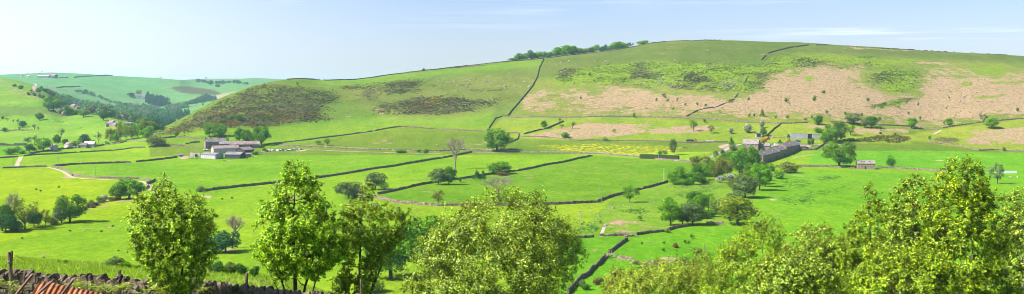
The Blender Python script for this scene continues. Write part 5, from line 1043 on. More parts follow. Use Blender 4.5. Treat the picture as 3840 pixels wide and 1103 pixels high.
for k in range(14):
    o = s1.copy(); COL.objects.link(o); o.location = at(_r.uniform(100, 400), _r.uniform(440, 530), 1100); o.rotation_euler.z = _r.uniform(0, 6)
# ------------------------------------------------------------------ ground cover that nobody could count
def clumps(name, spots, mat_cols, n_cards=9, size=.34, matk='leafcol', seed=0, flat=.75, lab=None):
    """spots: (x, y, radius, colour index)"""
    rs = np.random.default_rng(seed); S = np.array(spots, float); n = len(S)
    z = ground(S[:, 0], S[:, 1]); C = np.repeat(np.stack([S[:, 0], S[:, 1], z], 1), n_cards, 0); r = np.repeat(S[:, 2], n_cards)
    d = rs.normal(size=(n * n_cards, 3)); d[:, 2] = np.abs(d[:, 2]) * .9 + .1; d /= np.linalg.norm(d, axis=1, keepdims=True)
    P = C + d * (r * rs.uniform(.6, 1.05, len(r)))[:, None] * np.array([1, 1, flat]); V, Fc = cards(P, d + rs.normal(size=d.shape) * .35, size * r * rs.uniform(.8, 1.4, len(r)), rs, .8)
    cc = np.array(mat_cols)[np.repeat(S[:, 3].astype(int), n_cards)] * rs.uniform(.7, 1.3, (len(r), 1)) * rs.uniform(.9, 1.1, (len(r), 3))
    return tag(link(bpy.data.objects.new(name, npmesh(name, V, Fc, M[matk], {'Col': np.repeat(cc, 4, 0)}))), kind='stuff')
def scatter_px(polys, n, rr, cols, wts=None, seed=1, clump=True, dmin=900):
    rs = random.Random(seed); out = []; tot = sum(w for _, w in polys)
    for poly, w in polys:
        xs = [p[0] for p in poly]; ys = [p[1] for p in poly]; k = int(n * w / tot); t = 0; got = 0; cen = None
        while got < k and t < k * 30:
            t += 1
            if clump:
                if cen is None or rs.random() < .09: cen = (rs.uniform(min(xs), max(xs)), rs.uniform(min(ys), max(ys)), rs.choice(cols))
                u, v = cen[0] + rs.gauss(0, 18), cen[1] + rs.gauss(0, 3.8); ci = cen[2] if rs.random() < .75 else rs.choice(cols)
            else: u, v, ci = rs.uniform(min(xs), max(xs)), rs.uniform(min(ys), max(ys)), rs.choice(cols)
            if not inpoly(np.array([cen[0] if clump else u]), np.array([cen[1] if clump else v]), poly)[0]:
                cen = None; continue
            p = at(u, v, dmin); out.append((p.x, p.y + rs.uniform(-2, 2), rs.uniform(*rr), ci)); got += 1
    return out
HH = [(600, 505), (700, 440), (830, 375), (960, 328), (1040, 318), (1110, 328), (1250, 345), (1300, 370), (1220, 400), (1200, 430), (1225, 450), (1090, 462), (1000, 475), (900, 482), (780, 484), (650, 500)]
HL = [(610, 500), (780, 425), (1000, 400), (1200, 425), (1225, 452), (1090, 463), (1000, 476), (900, 484), (780, 486), (650, 502)]
HM = [(1400, 395), (1560, 360), (1680, 370), (1850, 378), (1830, 405), (1700, 425), (1550, 430), (1440, 415)]
HN = [(1480, 305), (1570, 303), (1600, 335), (1520, 352), (1430, 345), (1340, 330), (1290, 325)]
HQ = [(1400, 360), (1500, 360), (1570, 400), (1520, 425), (1440, 425)]
clumps('heather', scatter_px([(HH, 5), (HM, 2), (HN, 1)], 7500, (.5, 1.25), [0, 0, 1, 2], seed=2), [(.055, .055, .022), (.10, .075, .04), (.075, .12, .02)], seed=3)
clumps('heather', scatter_px([([(1240, 335), (1500, 300), (1850, 290), (2000, 300), (1900, 400), (1700, 430), (1450, 440), (1350, 400)], 1), ([(560, 500), (700, 430), (900, 335), (1050, 300), (1250, 330), (1320, 360), (1240, 440), (1100, 470), (700, 500)], .5)], 1500, (.4, 1.0), [0, 1, 2, 2], seed=33), [(.055, .055, .022), (.11, .09, .04), (.09, .14, .025)], seed=34)
clumps('gorse', scatter_px([(HL, 6), ([(1540, 370), (1660, 360), (1670, 385), (1560, 425)], 1.2), ([(1290, 318), (1345, 318), (1345, 336), (1300, 336)], .3), ([(1690, 365), (1720, 368), (1710, 380)], .1), ([(1410, 408), (1445, 410), (1440, 428)], .25), ([(1480, 308), (1550, 306), (1540, 325)], .4), ([(1860, 370), (1890, 372), (1885, 382)], .1)], 1700, (.6, 1.5), [0, 1, 1, 2], seed=5), [(.08, .085, .02), (.27, .13, .015), (.10, .15, .02)], seed=6)
clumps('gorse', scatter_px([([(3165, 525), (3240, 520), (3300, 508), (3410, 512), (3418, 522), (3370, 538), (3300, 532), (3170, 534)], 1)], 500, (.7, 1.5), [0, 0, 1, 2], seed=8, clump=False), [(.11, .10, .03), (.24, .15, .03), (.10, .13, .03)], seed=9)
clumps('heather', scatter_px([([(2360, 245), (2440, 235), (2490, 290), (2400, 300), (2330, 310)], 2), ([(2550, 275), (2620, 272), (2670, 295), (2640, 312), (2560, 305)], 2), ([(2090, 268), (2160, 255), (2170, 285), (2110, 295)], .6), ([(2980, 228), (3060, 222), (3080, 245), (3000, 262)], 1), ([(2480, 310), (2700, 320), (2680, 345), (2540, 335)], .7), ([(3260, 280), (3380, 276), (3300, 296)], .6)], 1300, (.6, 1.4), [0, 0, 1], seed=12) + scatter_px([([(2060, 300), (2150, 250), (2300, 232), (2700, 235), (2900, 225), (3050, 215), (3100, 230), (2950, 260), (2830, 330), (2700, 350), (2560, 345), (2400, 325), (2250, 315)], 4), ([(3250, 275), (3330, 255), (3400, 285), (3350, 330), (3290, 320)], .6)], 1500, (.5, 1.2), [0, 1], seed=14), [(.065, .06, .035), (.10, .08, .05)], seed=13)
clumps('bilberry', scatter_px([([(2060, 300), (2150, 255), (2300, 235), (2700, 240), (2850, 245), (2900, 205), (3300, 215), (3340, 255), (2940, 262), (2820, 350), (2560, 340), (2250, 318)], 5), ([(3250, 275), (3330, 250), (3440, 262), (3450, 340), (3350, 352), (3290, 330)], 1.5), ([(3300, 392), (3400, 372), (3470, 352), (3370, 395), (3260, 415)], .6)], 6500, (.4, 1.1), [0, 1, 1, 2, 3], seed=15), [(.16, .28, .012), (.07, .15, .012), (.24, .36, .012), (.05, .05, .03)], seed=16)
clumps('bracken', scatter_px([([(2200, 350), (2780, 372), (2860, 300), (3150, 250), (3230, 330), (3420, 370), (3500, 280), (3840, 300), (3840, 435), (3520, 470), (3100, 445), (2700, 430), (1990, 420), (2000, 350)], 1)], 5200, (.3, .8), [0, 1, 2, 3, 3], seed=18, clump=False), [(.30, .18, .10), (.42, .28, .17), (.16, .20, .04), (.10, .12, .03)], seed=19)
clumps('rushes', scatter_px([([(2560, 700), (2700, 703), (2760, 700), (2640, 722), (2560, 740), (2500, 745)], 1), ([(2900, 680), (3050, 672), (3160, 655), (3100, 680), (2990, 712)], 1), ([(2920, 730), (3060, 720), (3180, 700), (3160, 725), (3040, 765), (2930, 770)], 1), ([(2350, 780), (2410, 785), (2400, 800), (2340, 795)], .4), ([(2150, 835), (2250, 830), (2260, 880), (2180, 870)], .4)], 900, (.25, .6), [0, 1], seed=21, dmin=100), [(.05, .14, .02), (.08, .19, .03)], seed=22)
clumps('cow_parsley', [(p.x, p.y, rr, ci) for p, rr, ci in [(at(u, v + _r.uniform(-2, 4)), _r.uniform(.35, .8), _r.choice([0, 0, 1])) for u, v in [(lambda t: (1046 + t * 860, 545 + 20 * min(1, t * 1.6) - (5 if t > .8 else 0)))(_r.random()) for _ in range(1500)]]], [(.62, .66, .42), (.20, .34, .06)], n_cards=6, seed=25)
clumps('cow_parsley', [(p.x, p.y, rr, ci) for p, rr, ci in [(at(_r.uniform(700, 760), _r.uniform(512, 520)), _r.uniform(.4, .8), _r.choice([0, 1])) for _ in range(120)]], [(.6, .62, .36), (.20, .34, .06)], n_cards=6, seed=26)
clumps('nettles', [(p.x, p.y, rr, 0) for p, rr in [(at(_r.uniform(700, 930), _r.uniform(588, 598)), _r.uniform(.4, .9)) for _ in range(200)]], [(.10, .26, .05)], n_cards=8, seed=27)
# far-off woods that read as one mass
def wood(name, polys, n, hr, cols, key, seed, dmin):
    rs = np.random.default_rng(seed); r2 = random.Random(seed); Vs = []; Fs = []; Cs = []; off = 0
    base = [crown(seed + k, n=170, puffs=12, pr=(.12, .24) if key == 'cone' else (.2, .34), size=.10, shape='cone' if key == 'cone' else 'round', zc=.52, rz=.46) for k in range(4)]
    for poly, w in polys:
        xs = [p[0] for p in poly]; ys = [p[1] for p in poly]; k = 0; t = 0
        while k < n * w and t < 20000:
            t += 1; u, v = r2.uniform(min(xs), max(xs)), r2.uniform(min(ys), max(ys))
            if not inpoly(np.array([u]), np.array([v]), poly)[0]: continue
            p = at(u, v, dmin); k += 1; H = r2.uniform(*hr); Wd = H * (r2.uniform(.38, .5) if key == 'cone' else r2.uniform(.8, 1.1)); V, Fc, cc, _ = base[k % 4]
            a = r2.uniform(0, 6.28); ca, sa = math.cos(a), math.sin(a); Q = np.stack([V[:, 0] * ca - V[:, 1] * sa, V[:, 0] * sa + V[:, 1] * ca, V[:, 2]], 1) * np.array([Wd, Wd, H]) + np.array([p.x, p.y, p.z - .5])
            Vs.append(Q); Fs.append(Fc + off); off += len(V); Cs.append(cc * np.array(cols[r2.randrange(len(cols))]) * r2.uniform(.85, 1.15))
    return tag(link(bpy.data.objects.new(name, npmesh(name, np.vstack(Vs), np.vstack(Fs), M['leafcol'], {'Col': np.vstack(Cs)}))), kind='stuff')
BG = [(.035, .11, .05), (.045, .13, .05), (.03, .09, .05)]
wood('conifer_plantation', [([(548, 368), (590, 378), (640, 392), (600, 402), (565, 396), (545, 384)], 1)], 150, (17, 24), [(.03, .10, .06), (.04, .12, .07)], 'cone', 61, 1800)
wood('conifer_plantation', [([(545, 440), (600, 425), (660, 428), (700, 436), (720, 432), (670, 470), (600, 492), (540, 470)], 1)], 170, (13, 18), [(.06, .18, .11), (.08, .22, .12), (.07, .17, .11)], 'cone', 62, 1500)
wood('birch_plantation', [([(705, 388), (810, 370), (812, 378), (715, 394)], 1)], 90, (10, 14), [(.07, .18, .08), (.09, .2, .09)], 'cone', 63, 1900)
wood('valley_wood', [([(300, 402), (360, 400), (420, 412), (470, 400), (560, 405), (660, 408), (680, 432), (620, 450), (560, 478), (450, 452), (380, 440), (320, 425)], 1), ([(640, 405), (700, 395), (705, 404), (660, 414)], .12)], 340, (10, 16), [(.08, .22, .08), (.11, .27, .08), (.16, .25, .11), (.20, .21, .15), (.10, .29, .07)], 'round', 64, 1500)
wood('valley_wood', [([(170, 372), (200, 366), (245, 372), (300, 392), (330, 404), (300, 406), (240, 395)], 1)], 85, (9, 15), [(.08, .19, .07), (.18, .22, .13), (.09, .22, .07)], 'round', 65, 1900)
wood('valley_wood', [([(680, 404), (720, 386), (760, 372), (790, 366), (800, 374), (740, 386), (700, 398)], 1)], 40, (9, 16), [(.07, .18, .08), (.14, .18, .12), (.06, .15, .08)], 'round', 66, 1900)
# ------------------------------------------------------------------ boulders and fallen trees
ROCKT = []
for k in range(5):
    random.seed(100 + k); ROCKT.append(MB().ball((0, 0, .1), (.5, .42, .38), 9, 6, .75, .2).mesh('rock', M['rock']))
_bl = 0
def boulder(u, v, wpx, lab=None, grp='boulders lying in the rough pasture'):
    global _bl
    p = at(u, v); s = wpx * p.y / F; o = bpy.data.objects.new('boulder', ROCKT[_bl % 5]); _bl += 1; link(o); o.location = p; o.scale = (s, s, s * .9); o.rotation_euler = (0, 0, _r.uniform(0, 6))
    tag(o, lab or 'small pale boulder lying in the rough pasture above the gate gap', 'boulder', grp)
boulder(2269, 848, 17, 'largest pinkish boulder above the gate gap'); boulder(2300, 782, 14, 'wide pale boulder below the utility pole wall'); boulder(2247, 812, 12, 'flat boulder in the middle of the stony pasture'); boulder(2174, 812, 14, 'flat grey boulder behind the crossarm pole')
for u, v in [(2205, 778), (2218, 782), (2232, 776), (2286, 779), (2292, 774), (2320, 776), (2306, 770), (2325, 768), (2338, 770), (2350, 766), (2240, 824), (2236, 810), (2250, 818), (2303, 828), (2371, 823), (2366, 767), (2420, 770), (2440, 760), (2212, 796), (2195, 812), (2225, 806), (2280, 800), (2455, 752), (2470, 744), (2290, 770), (2305, 850), (2215, 845), (2545, 752), (2520, 742), (2550, 720), (2580, 716), (2620, 712)]: boulder(u, v, _r.uniform(3, 8))
for u, v in [(1150, 760), (1160, 752), (1520, 628), (1550, 640), (1450, 690), (1440, 702), (1500, 668), (1560, 676), (1580, 672), (1480, 705), (985, 705), (1020, 715), (1035, 712), (1345, 700), (1355, 706)]: boulder(u, v, _r.uniform(4, 8), 'small pale stone lying in the middle fields', 'stones in the middle fields')
_hp = [([(2380, 300), (2500, 290), (2600, 320), (2560, 345), (2400, 335)], 60), ([(2700, 300), (2790, 290), (2780, 330), (2690, 345)], 40), ([(1600, 290), (2000, 270), (2000, 330), (1700, 340)], 70), ([(2040, 235), (2400, 215), (2700, 240), (2500, 300), (2100, 330)], 60), ([(3050, 300), (3700, 280), (3800, 420), (3100, 430)], 50)]
for poly, n in _hp:
    xs = [p[0] for p in poly]; ys = [p[1] for p in poly]; k = 0
    while k < n:
        u, v = _r.uniform(min(xs), max(xs)), _r.uniform(min(ys), max(ys))
        if inpoly(np.array([u]), np.array([v]), poly)[0]: k += 1; boulder(u, v, _r.uniform(3, 7.5) if _r.random() < .85 else 10, 'small grey boulder lying on the rocky upper hillside', 'boulders on the hillside')
def deadfall(label, px, s):
    p = at(*px); o = empty('fallen_tree', p, _r.uniform(0, 1)); tag(o, label, 'fallen tree'); rs = random.Random(int(px[0]))
    MB().tube([(-s, 0, .3), (0, .2, .6), (s * 1.1, 0, .5)], [.45, .38, .2], 8).build('trunk', M['palebark'], o)
    b = MB()
    for k in range(12):
        a = rs.uniform(0, 6.28); l = rs.uniform(1.2, 2.8); x = rs.uniform(-s, s); b.tube([(x, 0, .5), (x + math.cos(a) * l * .5, math.sin(a) * l * .4, 1.0 + l * .3), (x + math.cos(a) * l, math.sin(a) * l * .8, .8 + l * rs.uniform(.1, .6))], [.14, .09, .04], 5)
    b.build('branch', M['palebark'], o)
deadfall('bleached fallen tree at the upper wall junction', (2362, 888), 2.2); deadfall('bleached fallen tree at the lower wall junction', (2280, 968), 2.6)
_r.seed(4)
# cattle seen as dark specks, molehill-like bushes in the left field
for k, (u, v) in enumerate([(83, 895), (262, 868), (380, 870), (422, 850), (444, 942), (428, 966), (164, 968), (220, 704), (135, 712), (152, 718), (870, 745), (832, 748)]):
    tree('bush', 'dark', u, v, 6, 8, 'small dark rush tuft in the left fields', 'rush tufts in the left fields')
# ------------------------------------------------------------------ the near wall, iron barrel, posts, grass and ferns
def at_near(u, d): return (u - U0) / F * d
WTOP = tab((-200, 1005), (0, 1014), (250, 1030), (500, 1042), (800, 1060), (1150, 1092), (1440, 1120), (1700, 1150))
def near_wall():
    o = empty('near_stone_wall', (at_near(600, 35), 35, float(ground(at_near(600, 35), 35)))); tag(o, 'near dry stone wall with upright coping stones along the bottom left', 'wall'); o["kind"] = "thing"
    org = o.location.copy(); rs = random.Random(2); random.seed(2); st = MB(); cp = MB(); u0, u1 = -160, 1560
    x0, x1 = at_near(u0, 35), at_near(u1, 35)
    top = lambda x: -(float(lerp(WTOP, U0 + F * x / 35)) - V0) / F * 35
    x = x0
    for row in range(5):
        x = x0; 
        while x < x1:
            l = rs.uniform(.16, .42); t = top(x) - .34; base = t - 1.0; hh = 1.0 / 5; z = base + hh * (row + .5)
            st.ball((x + l / 2 - org.x, 35 + rs.uniform(-.03, .03) - org.y, z - org.z + rs.uniform(-.02, .02)), (l * .53, .26, hh * .56 * rs.uniform(.85, 1.1)), 10, 6, .34, .08); x += l
    x = x0
    while x < x1:
        l = rs.uniform(.09, .21); h = rs.uniform(.26, .40) * (.8 if rs.random() < .15 else 1); t = top(x)
        Rm = Matrix.Rotation(rs.gauss(-.2, .22), 3, 'Y') @ Matrix.Rotation(rs.gauss(0, .1), 3, 'X')
        cp.ball((x + l / 2 - org.x, 35 + rs.uniform(-.03, .03) - org.y, t - .36 + h / 2 - org.z), (l * .56, .25, h * .56), 10, 7, .36, .1, R=Rm); x += l * .93
    core = MB(); xs = np.linspace(x0, x1, 40)
    for a, b in zip(xs[:-1], xs[1:]): core.box(((a + b) / 2 - org.x, .02, top((a + b) / 2) - .95 - org.z), (b - a + .01, .34, 1.05))
    st.build('wall_stones', M['nearstone'], o); cp.build('coping', M['nearstone'], o); core.build('wall_core', M['bark'], o)
near_wall()
def post(label, u, v0_, v1_, d, r, lean, cut='wood', tw=None):
    x = at_near(u, d); zt = -(v0_ - V0) / F * d; zb = float(ground(x, d)) - .2; dx = (lean) * d / F
    o = empty('fence_post', (x + dx, d, zb)); tag(o, label, 'post', 'weathered posts by the near wall'); H = zt - zb
    k = [0, .25, .5, .75, .97, 1]; MB().tube([(-dx * t + math.sin(t * 9) * r * .35, 0, H * t) for t in k], [r * 1.1, r * 1.05, r, r * .95, r * .95, r * .7], 9).build('post_body', M[cut], o)
    if tw: MB().tube([(-dx * tw + r * 1.15 * math.cos(a), r * 1.15 * math.sin(a), H * tw + .02 * math.sin(3 * a)) for a in np.linspace(0, 12.6, 26)], .012, 5).build('wire', M['steel'], o)
post('crooked grey post with a knobbed top bound with wire at the left', 32, 946, 1090, 34.3, .062, 26, tw=.86); post('darker post behind the crooked one at the left edge', 43, 940, 1060, 35.9, .045, -10)
post('short leaning stub post behind the wall left of the flowering bush', 447, 1012, 1045, 36.0, .06, -10); post('leaning stub post behind the wall between the near trees', 924, 1025, 1060, 36.0, .055, -9); post('thin upright post under the near rowan', 1353, 1046, 1103, 36.5, .045, 0)
def barrel():
    d = 27.0; k = d / F; cx = at_near(240, d); zt = -(1056 - V0) / F * d; R0 = .95
    o = empty('iron_feeder', (cx, d, float(ground(cx, d)))); tag(o, 'rusty corrugated iron drum with three pointed steel bars in the lower left corner', 'feeder')
    axis = Vector((.93, .26, -.26)).normalized(); c0 = Vector((at_near(66, d) + .1, d, zt - R0 * .93)) - o.location; a = axis.cross(Vector((0, 0, 1))).normalized(); b = a.cross(axis)
    mb = MB(); n = 300; Lx = 2.9; m_ = 40; vs = []; fs = []
    for i in range(n + 1):
        t = i / n; r = R0 + .013 * math.cos(2 * PI * t * Lx / .115); 
        if t < .03: r *= .97
        for j in range(m_):
            th = 2 * PI * j / m_; vs.append(c0 + axis * (t * Lx + .16 * math.sin(th * 1.0)) + (a * math.cos(th) + b * math.sin(th)) * r)
    for i in range(n):
        for j in range(m_): fs.append((i * m_ + j, (i + 1) * m_ + j, (i + 1) * m_ + (j + 1) % m_, i * m_ + (j + 1) % m_))
    fs.append(tuple(range(m_))); fs.append(tuple(range(n * m_ + m_ - 1, n * m_ - 1, -1))); mb.add(vs, fs).build('corrugated_drum', M['rust'], o, smooth=False)
    for (ua, va, ub, vb) in ((58, 1108, 126, 1024), (132, 1110, 198, 1052), (226, 1112, 278, 1044)):
        dd = 25.6; A = Vector(((ua - U0) / F * dd, dd, -(va - V0) / F * dd)) - o.location; B = Vector(((ub - U0) / F * dd, dd, -(vb - V0) / F * dd)) - o.location; A = A + (A - B) * .9
        v = (B - A).normalized(); nrm = v.cross(Vector((0, 1, 0))).normalized(); w = .036; q = MB()
        P = [A + nrm * w, A - nrm * w * .2 + Vector((0, -.05, 0)), A - nrm * w, A + Vector((0, .04, 0))]; S = [p + (B - A) * .93 for p in P]; q.add(P + S + [B], [(3, 2, 1, 0), (0, 1, 5, 4), (1, 2, 6, 5), (2, 3, 7, 6), (3, 0, 4, 7), (4, 5, 8), (5, 6, 8), (6, 7, 8), (7, 4, 8)]); q.build('bar', M['redsteel'], o)
barrel()
def near_grass():
    rs = np.random.default_rng(31); n = 90000; u = rs.uniform(-150, 1500, n); d = rs.uniform(35.8, 62, n) ** 1.0; x = (u - U0) / F * d
    cl = fbm(x, d, 3.5, 3, 5); keep = rs.uniform(size=n) < .45 + .5 * (cl > 0); u, d, x, cl = u[keep], d[keep], x[keep], cl[keep]; n = len(x); z = ground(x, d)
    h = rs.uniform(.04, .2, n) * (1 + .35 * np.clip(cl, 0, 1)) ; w = rs.uniform(.005, .013, n); a = rs.uniform(0, 2 * PI, n); lx, ly = rs.normal(0, .5, (2, n)) * h
    B = np.stack([x, d, z - .02], 1); sx = np.stack([np.cos(a) * w, np.sin(a) * w, 0 * w], 1); T = B + np.stack([lx, ly, h], 1); Mi = B + np.stack([lx * .35, ly * .35, h * .62], 1)
    V = np.stack([B - sx, B + sx, Mi + sx * .8, T], 1); V2 = np.stack([B - sx, Mi + sx * .8, T, Mi - sx * .8], 1); VV = np.stack([B - sx, B + sx, Mi + sx * .7, T, Mi - sx * .7], 1).reshape(-1, 3)
    base = np.array([(.28, .46, .02), (.40, .52, .05), (.18, .38, .015), (.52, .48, .2)])[rs.choice(4, n, p=[.4, .3, .2, .1])] * rs.uniform(.7, 1.25, (n, 1))
    tag(link(bpy.data.objects.new('grass', npmesh('grass', VV, np.arange(5 * n).reshape(n, 5), M['fgleaf'], {'Col': np.repeat(base, 5, 0)}))), kind='stuff')
near_grass()
def fern(label, u, vt, d, hpx, seed, nf=5):
    rs = np.random.default_rng(seed); x = at_near(u, d); zt = -(vt - V0) / F * d; g = float(ground(x, d)); H = zt - g
    o = empty('bracken_fern', (x, d, g)); tag(o, label, 'fern', 'young bracken ferns by the iron drum'); P = []; Nn = []; S = []; st = MB()
    for k in range(nf):
        a = rs.uniform(0, 2 * PI); Ls = H * rs.uniform(.82, 1.0); lean = rs.uniform(.05, .28); top = Vector((math.cos(a) * lean, math.sin(a) * lean, Ls)); st.tube([(0, 0, 0), tuple(top * .5 + Vector((0, 0, .02))), tuple(top)], [.012, .01, .006], 5)
        for b_ in range(3):
            a2 = a + (b_ - 1) * 1.1 + rs.normal() * .3; fl = rs.uniform(.22, .42); prev = top; stp = 12
            for i in range(stp):
                t = (i + 1) / stp; q = top + Vector((math.cos(a2) * fl * t, math.sin(a2) * fl * t, .16 * math.sin(t * 2.6) - .10 * t * t)); side = Vector((-math.sin(a2), math.cos(a2), 0)); w = .10 * (1 - t) + .015
                for s in (-1, 1):
                    P.append(q + side * s * w * .5); Nn.append(side * s); S.append(w * .55)
    P = np.array(P); Nn = np.array(Nn); S = np.array(S); up = np.array([0, 0, 1.0]) + rs.normal(size=P.shape) * .35
    T = Nn + rs.normal(size=P.shape) * .15; T /= np.linalg.norm(T, axis=1, keepdims=True); B = np.cross(up, T); B /= np.linalg.norm(B, axis=1, keepdims=True)
    V = np.stack([P - T * S[:, None], P + B * S[:, None] * .28, P + T * S[:, None], P - B * S[:, None] * .28], 1).reshape(-1, 3)
    cc = np.repeat(np.array([(.34, .42, .03)]) * rs.uniform(.7, 1.25, (len(P), 1)), 4, 0)
    link(bpy.data.objects.new('frond', npmesh('frond', V, np.arange(len(V)).reshape(-1, 4), M['fgleaf'], {'Col': cc})), o); st.build('stalk', M['wood'], o)
for i, (u, vt, hp, wd) in enumerate([(18, 1062, 40, 'bright fern in the bottom left corner'), (40, 1082, 30, 'low fern under the crooked post'), (275, 1070, 30, 'fern tip above the right end of the iron drum'), (300, 1064, 30, 'small fern in front of the coping right of the bars'), (330, 1052, 40, 'tallest fern frond against the near wall'), (350, 1080, 30, 'fern at the right end of the iron drum'), (375, 1072, 30, 'fern in the middle of the fern row'), (405, 1082, 30, 'spreading fern right of the middle of the row'), (437, 1074, 30, 'upright fern near the flowering bush'), (465, 1086, 25, 'last fern before the flowering bush'), (560, 1088, 25, 'fern at the foot of the flowering bush'), (610, 1084, 25, 'fern under the right side of the flowering bush'), (778, 1080, 25, 'single fern tip right of the flowering bush'), (585, 1076, 22, 'lowest leaves of fern below the flowering bush')]):
    fern(wd, u, vt, 30.5 + .17 * i, hp, 200 + i, 4 if i < 12 else 2)
for i, (u, v, h, w, lab, tint) in enumerate([(247, 988, 16, 20, 'small round thistle bush on the near grass rise', 'mid'), (221, 989, 13, 11, 'tiny bush left of the thistle bush on the near rise', 'mid'), (420, 1010, 34, 72, 'wide grey green gorse bush on the near grass rise', 'grey'), (475, 1016, 24, 34, 'dark bush right of the wide grey one on the near rise', 'mid'), (512, 1016, 14, 30, 'low pale bush beside the flowering bush', 'olive'),
        (815, 1050, 44, 44, 'upright blue green shrub right of the flowering bush', 'blue'), (848, 1054, 30, 30, 'bright little shrub behind the wall right of the flowering bush', 'bright'), (868, 1058, 46, 40, 'grey green shrub in the middle behind the wall', 'grey'), (905, 1060, 42, 40, 'dark shrub beside the leaning stub post', 'blue'), (955, 1066, 40, 36, 'shrub left of the near maple behind the wall', 'blue'), (790, 1052, 30, 30, 'low shrub close against the flowering bush', 'grey')]):
    tree('bush', tint, u, v, h, w, lab, 'shrubs on the near rise', d=58)

# ------------------------------------------------------------------ the near trees
def near_tree(name, label, cat, d, sil, trunks, npuff, nleaf, leaf, cols, seed, pr=.11, bark='bark', ry=.9, upl=.2, twig=1.0, flowers=0, vbot=None, void=.0, droop=0.0, group=None, gain=1.5):
    """sil: silhouette rows (v, uL, uR) at distance d; trunks: list of (u_base, u_top, v_top, radius)"""
    rs = np.random.default_rng(seed); S = np.array(sorted(sil), float)
    Z = -(S[:, 0] - V0) / F * d; XL = (S[:, 1] - U0) / F * d; XR = (S[:, 2] - U0) / F * d
    o3 = np.argsort(Z); Z, XL, XR = Z[o3], XL[o3], XR[o3]; cx0 = (XL.mean() + XR.mean()) / 2; g = float(ground(cx0, d))
    if vbot is None and Z[0] > g + .3: pass
    o = empty(name, (cx0, d, g)); tag(o, label, cat, group)
    # puff centres
    zz = np.linspace(Z[0], Z[-1], 200); wd = np.interp(zz, Z, XR) - np.interp(zz, Z, XL); pz = wd ** .85; pz /= pz.sum()
    C = []; Rr = []; W0 = wd.max(); tries = 0
    while len(C) < npuff and tries < npuff * 40:
        tries += 1; z = zz[rs.choice(200, p=pz)] + rs.normal() * .02; xl, xr = np.interp(z, Z, XL), np.interp(z, Z, XR); c = (xl + xr) / 2; h = (xr - xl) / 2; th = rs.uniform(0, 2 * PI); rr = rs.uniform(.12, 1) ** .42
        q = W0 * pr * rs.uniform(.6, 1.25) * min(1, .45 + h / W0 * 1.4); k = max(0, 1 - q / max(h, .05) * .5)
        x = c + math.cos(th) * rr * h * k; y = d + math.sin(th) * rr * h * k * ry
        if void and (math.sin(x * 3.1 / W0 * 5 + seed) + math.sin(z * 2.7 / W0 * 6 + y * 4 / W0 + seed * 2) + math.sin(y / W0 * 11 + seed)) < -3 + void * 3: continue
        C.append((x, y, z)); Rr.append(q)
    C = np.array(C); Rr = np.array(Rr); np_ = len(C)
    # limbs: every puff hangs from a point lower down on the nearest stem
    tk = MB(); br = MB(); stems = []
    org = Vector((cx0, d, g))
    for (ub, ut, vt, r) in trunks:
        b = Vector(((ub - U0) / F * d, d, g - .3)); t = Vector(((ut - U0) / F * d, d + rs.uniform(-.1, .1) * W0, -(vt - V0) / F * d)); pts = []
        for i in range(9):
            f = i / 8; p = b.lerp(t, f) + Vector((math.sin(f * 5 + seed + ub) * .03 * W0 * f + rs.normal() * .008 * W0, rs.normal() * .012 * W0 * f, 0)); pts.append(p)
        tk.tube([p - org for p in pts], [r * (1 - .88 * (i / 8)) for i in range(9)], 8); stems.append((pts, r))
    nodes = [(p, r * (1 - .88 * i / 8), i) for pts, r in stems for i, p in enumerate(pts)]
    order = np.argsort(-np.abs(C[:, 2] - C[:, 2].mean()) * 0 + np.linalg.norm(C - np.array([cx0, d, g]), axis=1))
    for i in order:
        e = Vector(C[i]); best = None; bc = 1e9
        for (p, r, lv) in nodes:
            dz = e.z - p.z; l = (e - p).length; cost = l + (3 * (-dz) if dz < .15 * l else 0) + .3 * W0 * (lv > 20)
            if cost < bc: bc = cost; best = (p, r, lv)
        p, r, lv = best; m1 = p.lerp(e, .45) + Vector((rs.normal() * .03 * W0, rs.normal() * .03 * W0, -.02 * W0 + rs.normal() * .015 * W0)); r0 = min(r * .6, .012 * W0)
        br.tube([p - org, m1 - org, e - org], [r0, r0 * .7, max(r0 * .35, .006)], 5, cap=False)
        if lv < 30: nodes.append((m1, r0 * .8, lv + 9)); nodes.append((e, r0 * .5, lv + 14))
    # twigs with leaves
    nt = max(3, int(6 * twig)); tp = np.repeat(np.arange(np_), nt); dr = rs.normal(size=(len(tp), 3)); dr[:, 2] += upl; dr /= np.linalg.norm(dr, axis=1, keepdims=True)
    tl = Rr[tp] * rs.uniform(.5, 1.45, len(tp)); A = C[tp]; E = A + dr * tl[:, None]
    sel = rs.choice(len(tp), min(len(tp), 900), replace=False)
    for i in sel: br.tube([Vector(A[i]) - org, Vector(A[i] * .4 + E[i] * .6) - org, Vector(E[i]) - org], [.011 * (W0 / 4) ** .5, .008 * (W0 / 4) ** .5, .004], 3, cap=False)
    w = Rr[tp] ** 2 * tl; w /= w.sum(); ti = rs.choice(len(tp), nleaf, p=w); t = rs.uniform(.15, 1.05, nleaf) ** .75
    P = A[ti] + dr[ti] * (tl[ti] * t)[:, None] + rs.normal(size=(nleaf, 3)) * (Rr[tp][ti] * .11)[:, None]; P[:, 2] -= droop * rs.uniform(0, 1, nleaf) * Rr[tp][ti]
    out = P - np.array([cx0, d, (Z[0] + Z[-1]) / 2]); out /= np.linalg.norm(out, axis=1, keepdims=True) + 1e-9
    Nn = out * .5 + dr[ti] * .45 + np.array([0, 0, .5]) + rs.normal(size=P.shape) * .42
    V, Fc = cards(P - np.array([cx0, d, g]), Nn, leaf * rs.uniform(.55, 1.25, nleaf), rs, .5)
    cc = np.array(cols)[rs.choice(len(cols), nleaf)] * gain * rs.uniform(.7, 1.3, (nleaf, 1)) * (rs.uniform(.72, 1.22, np_)[tp[ti]])[:, None]
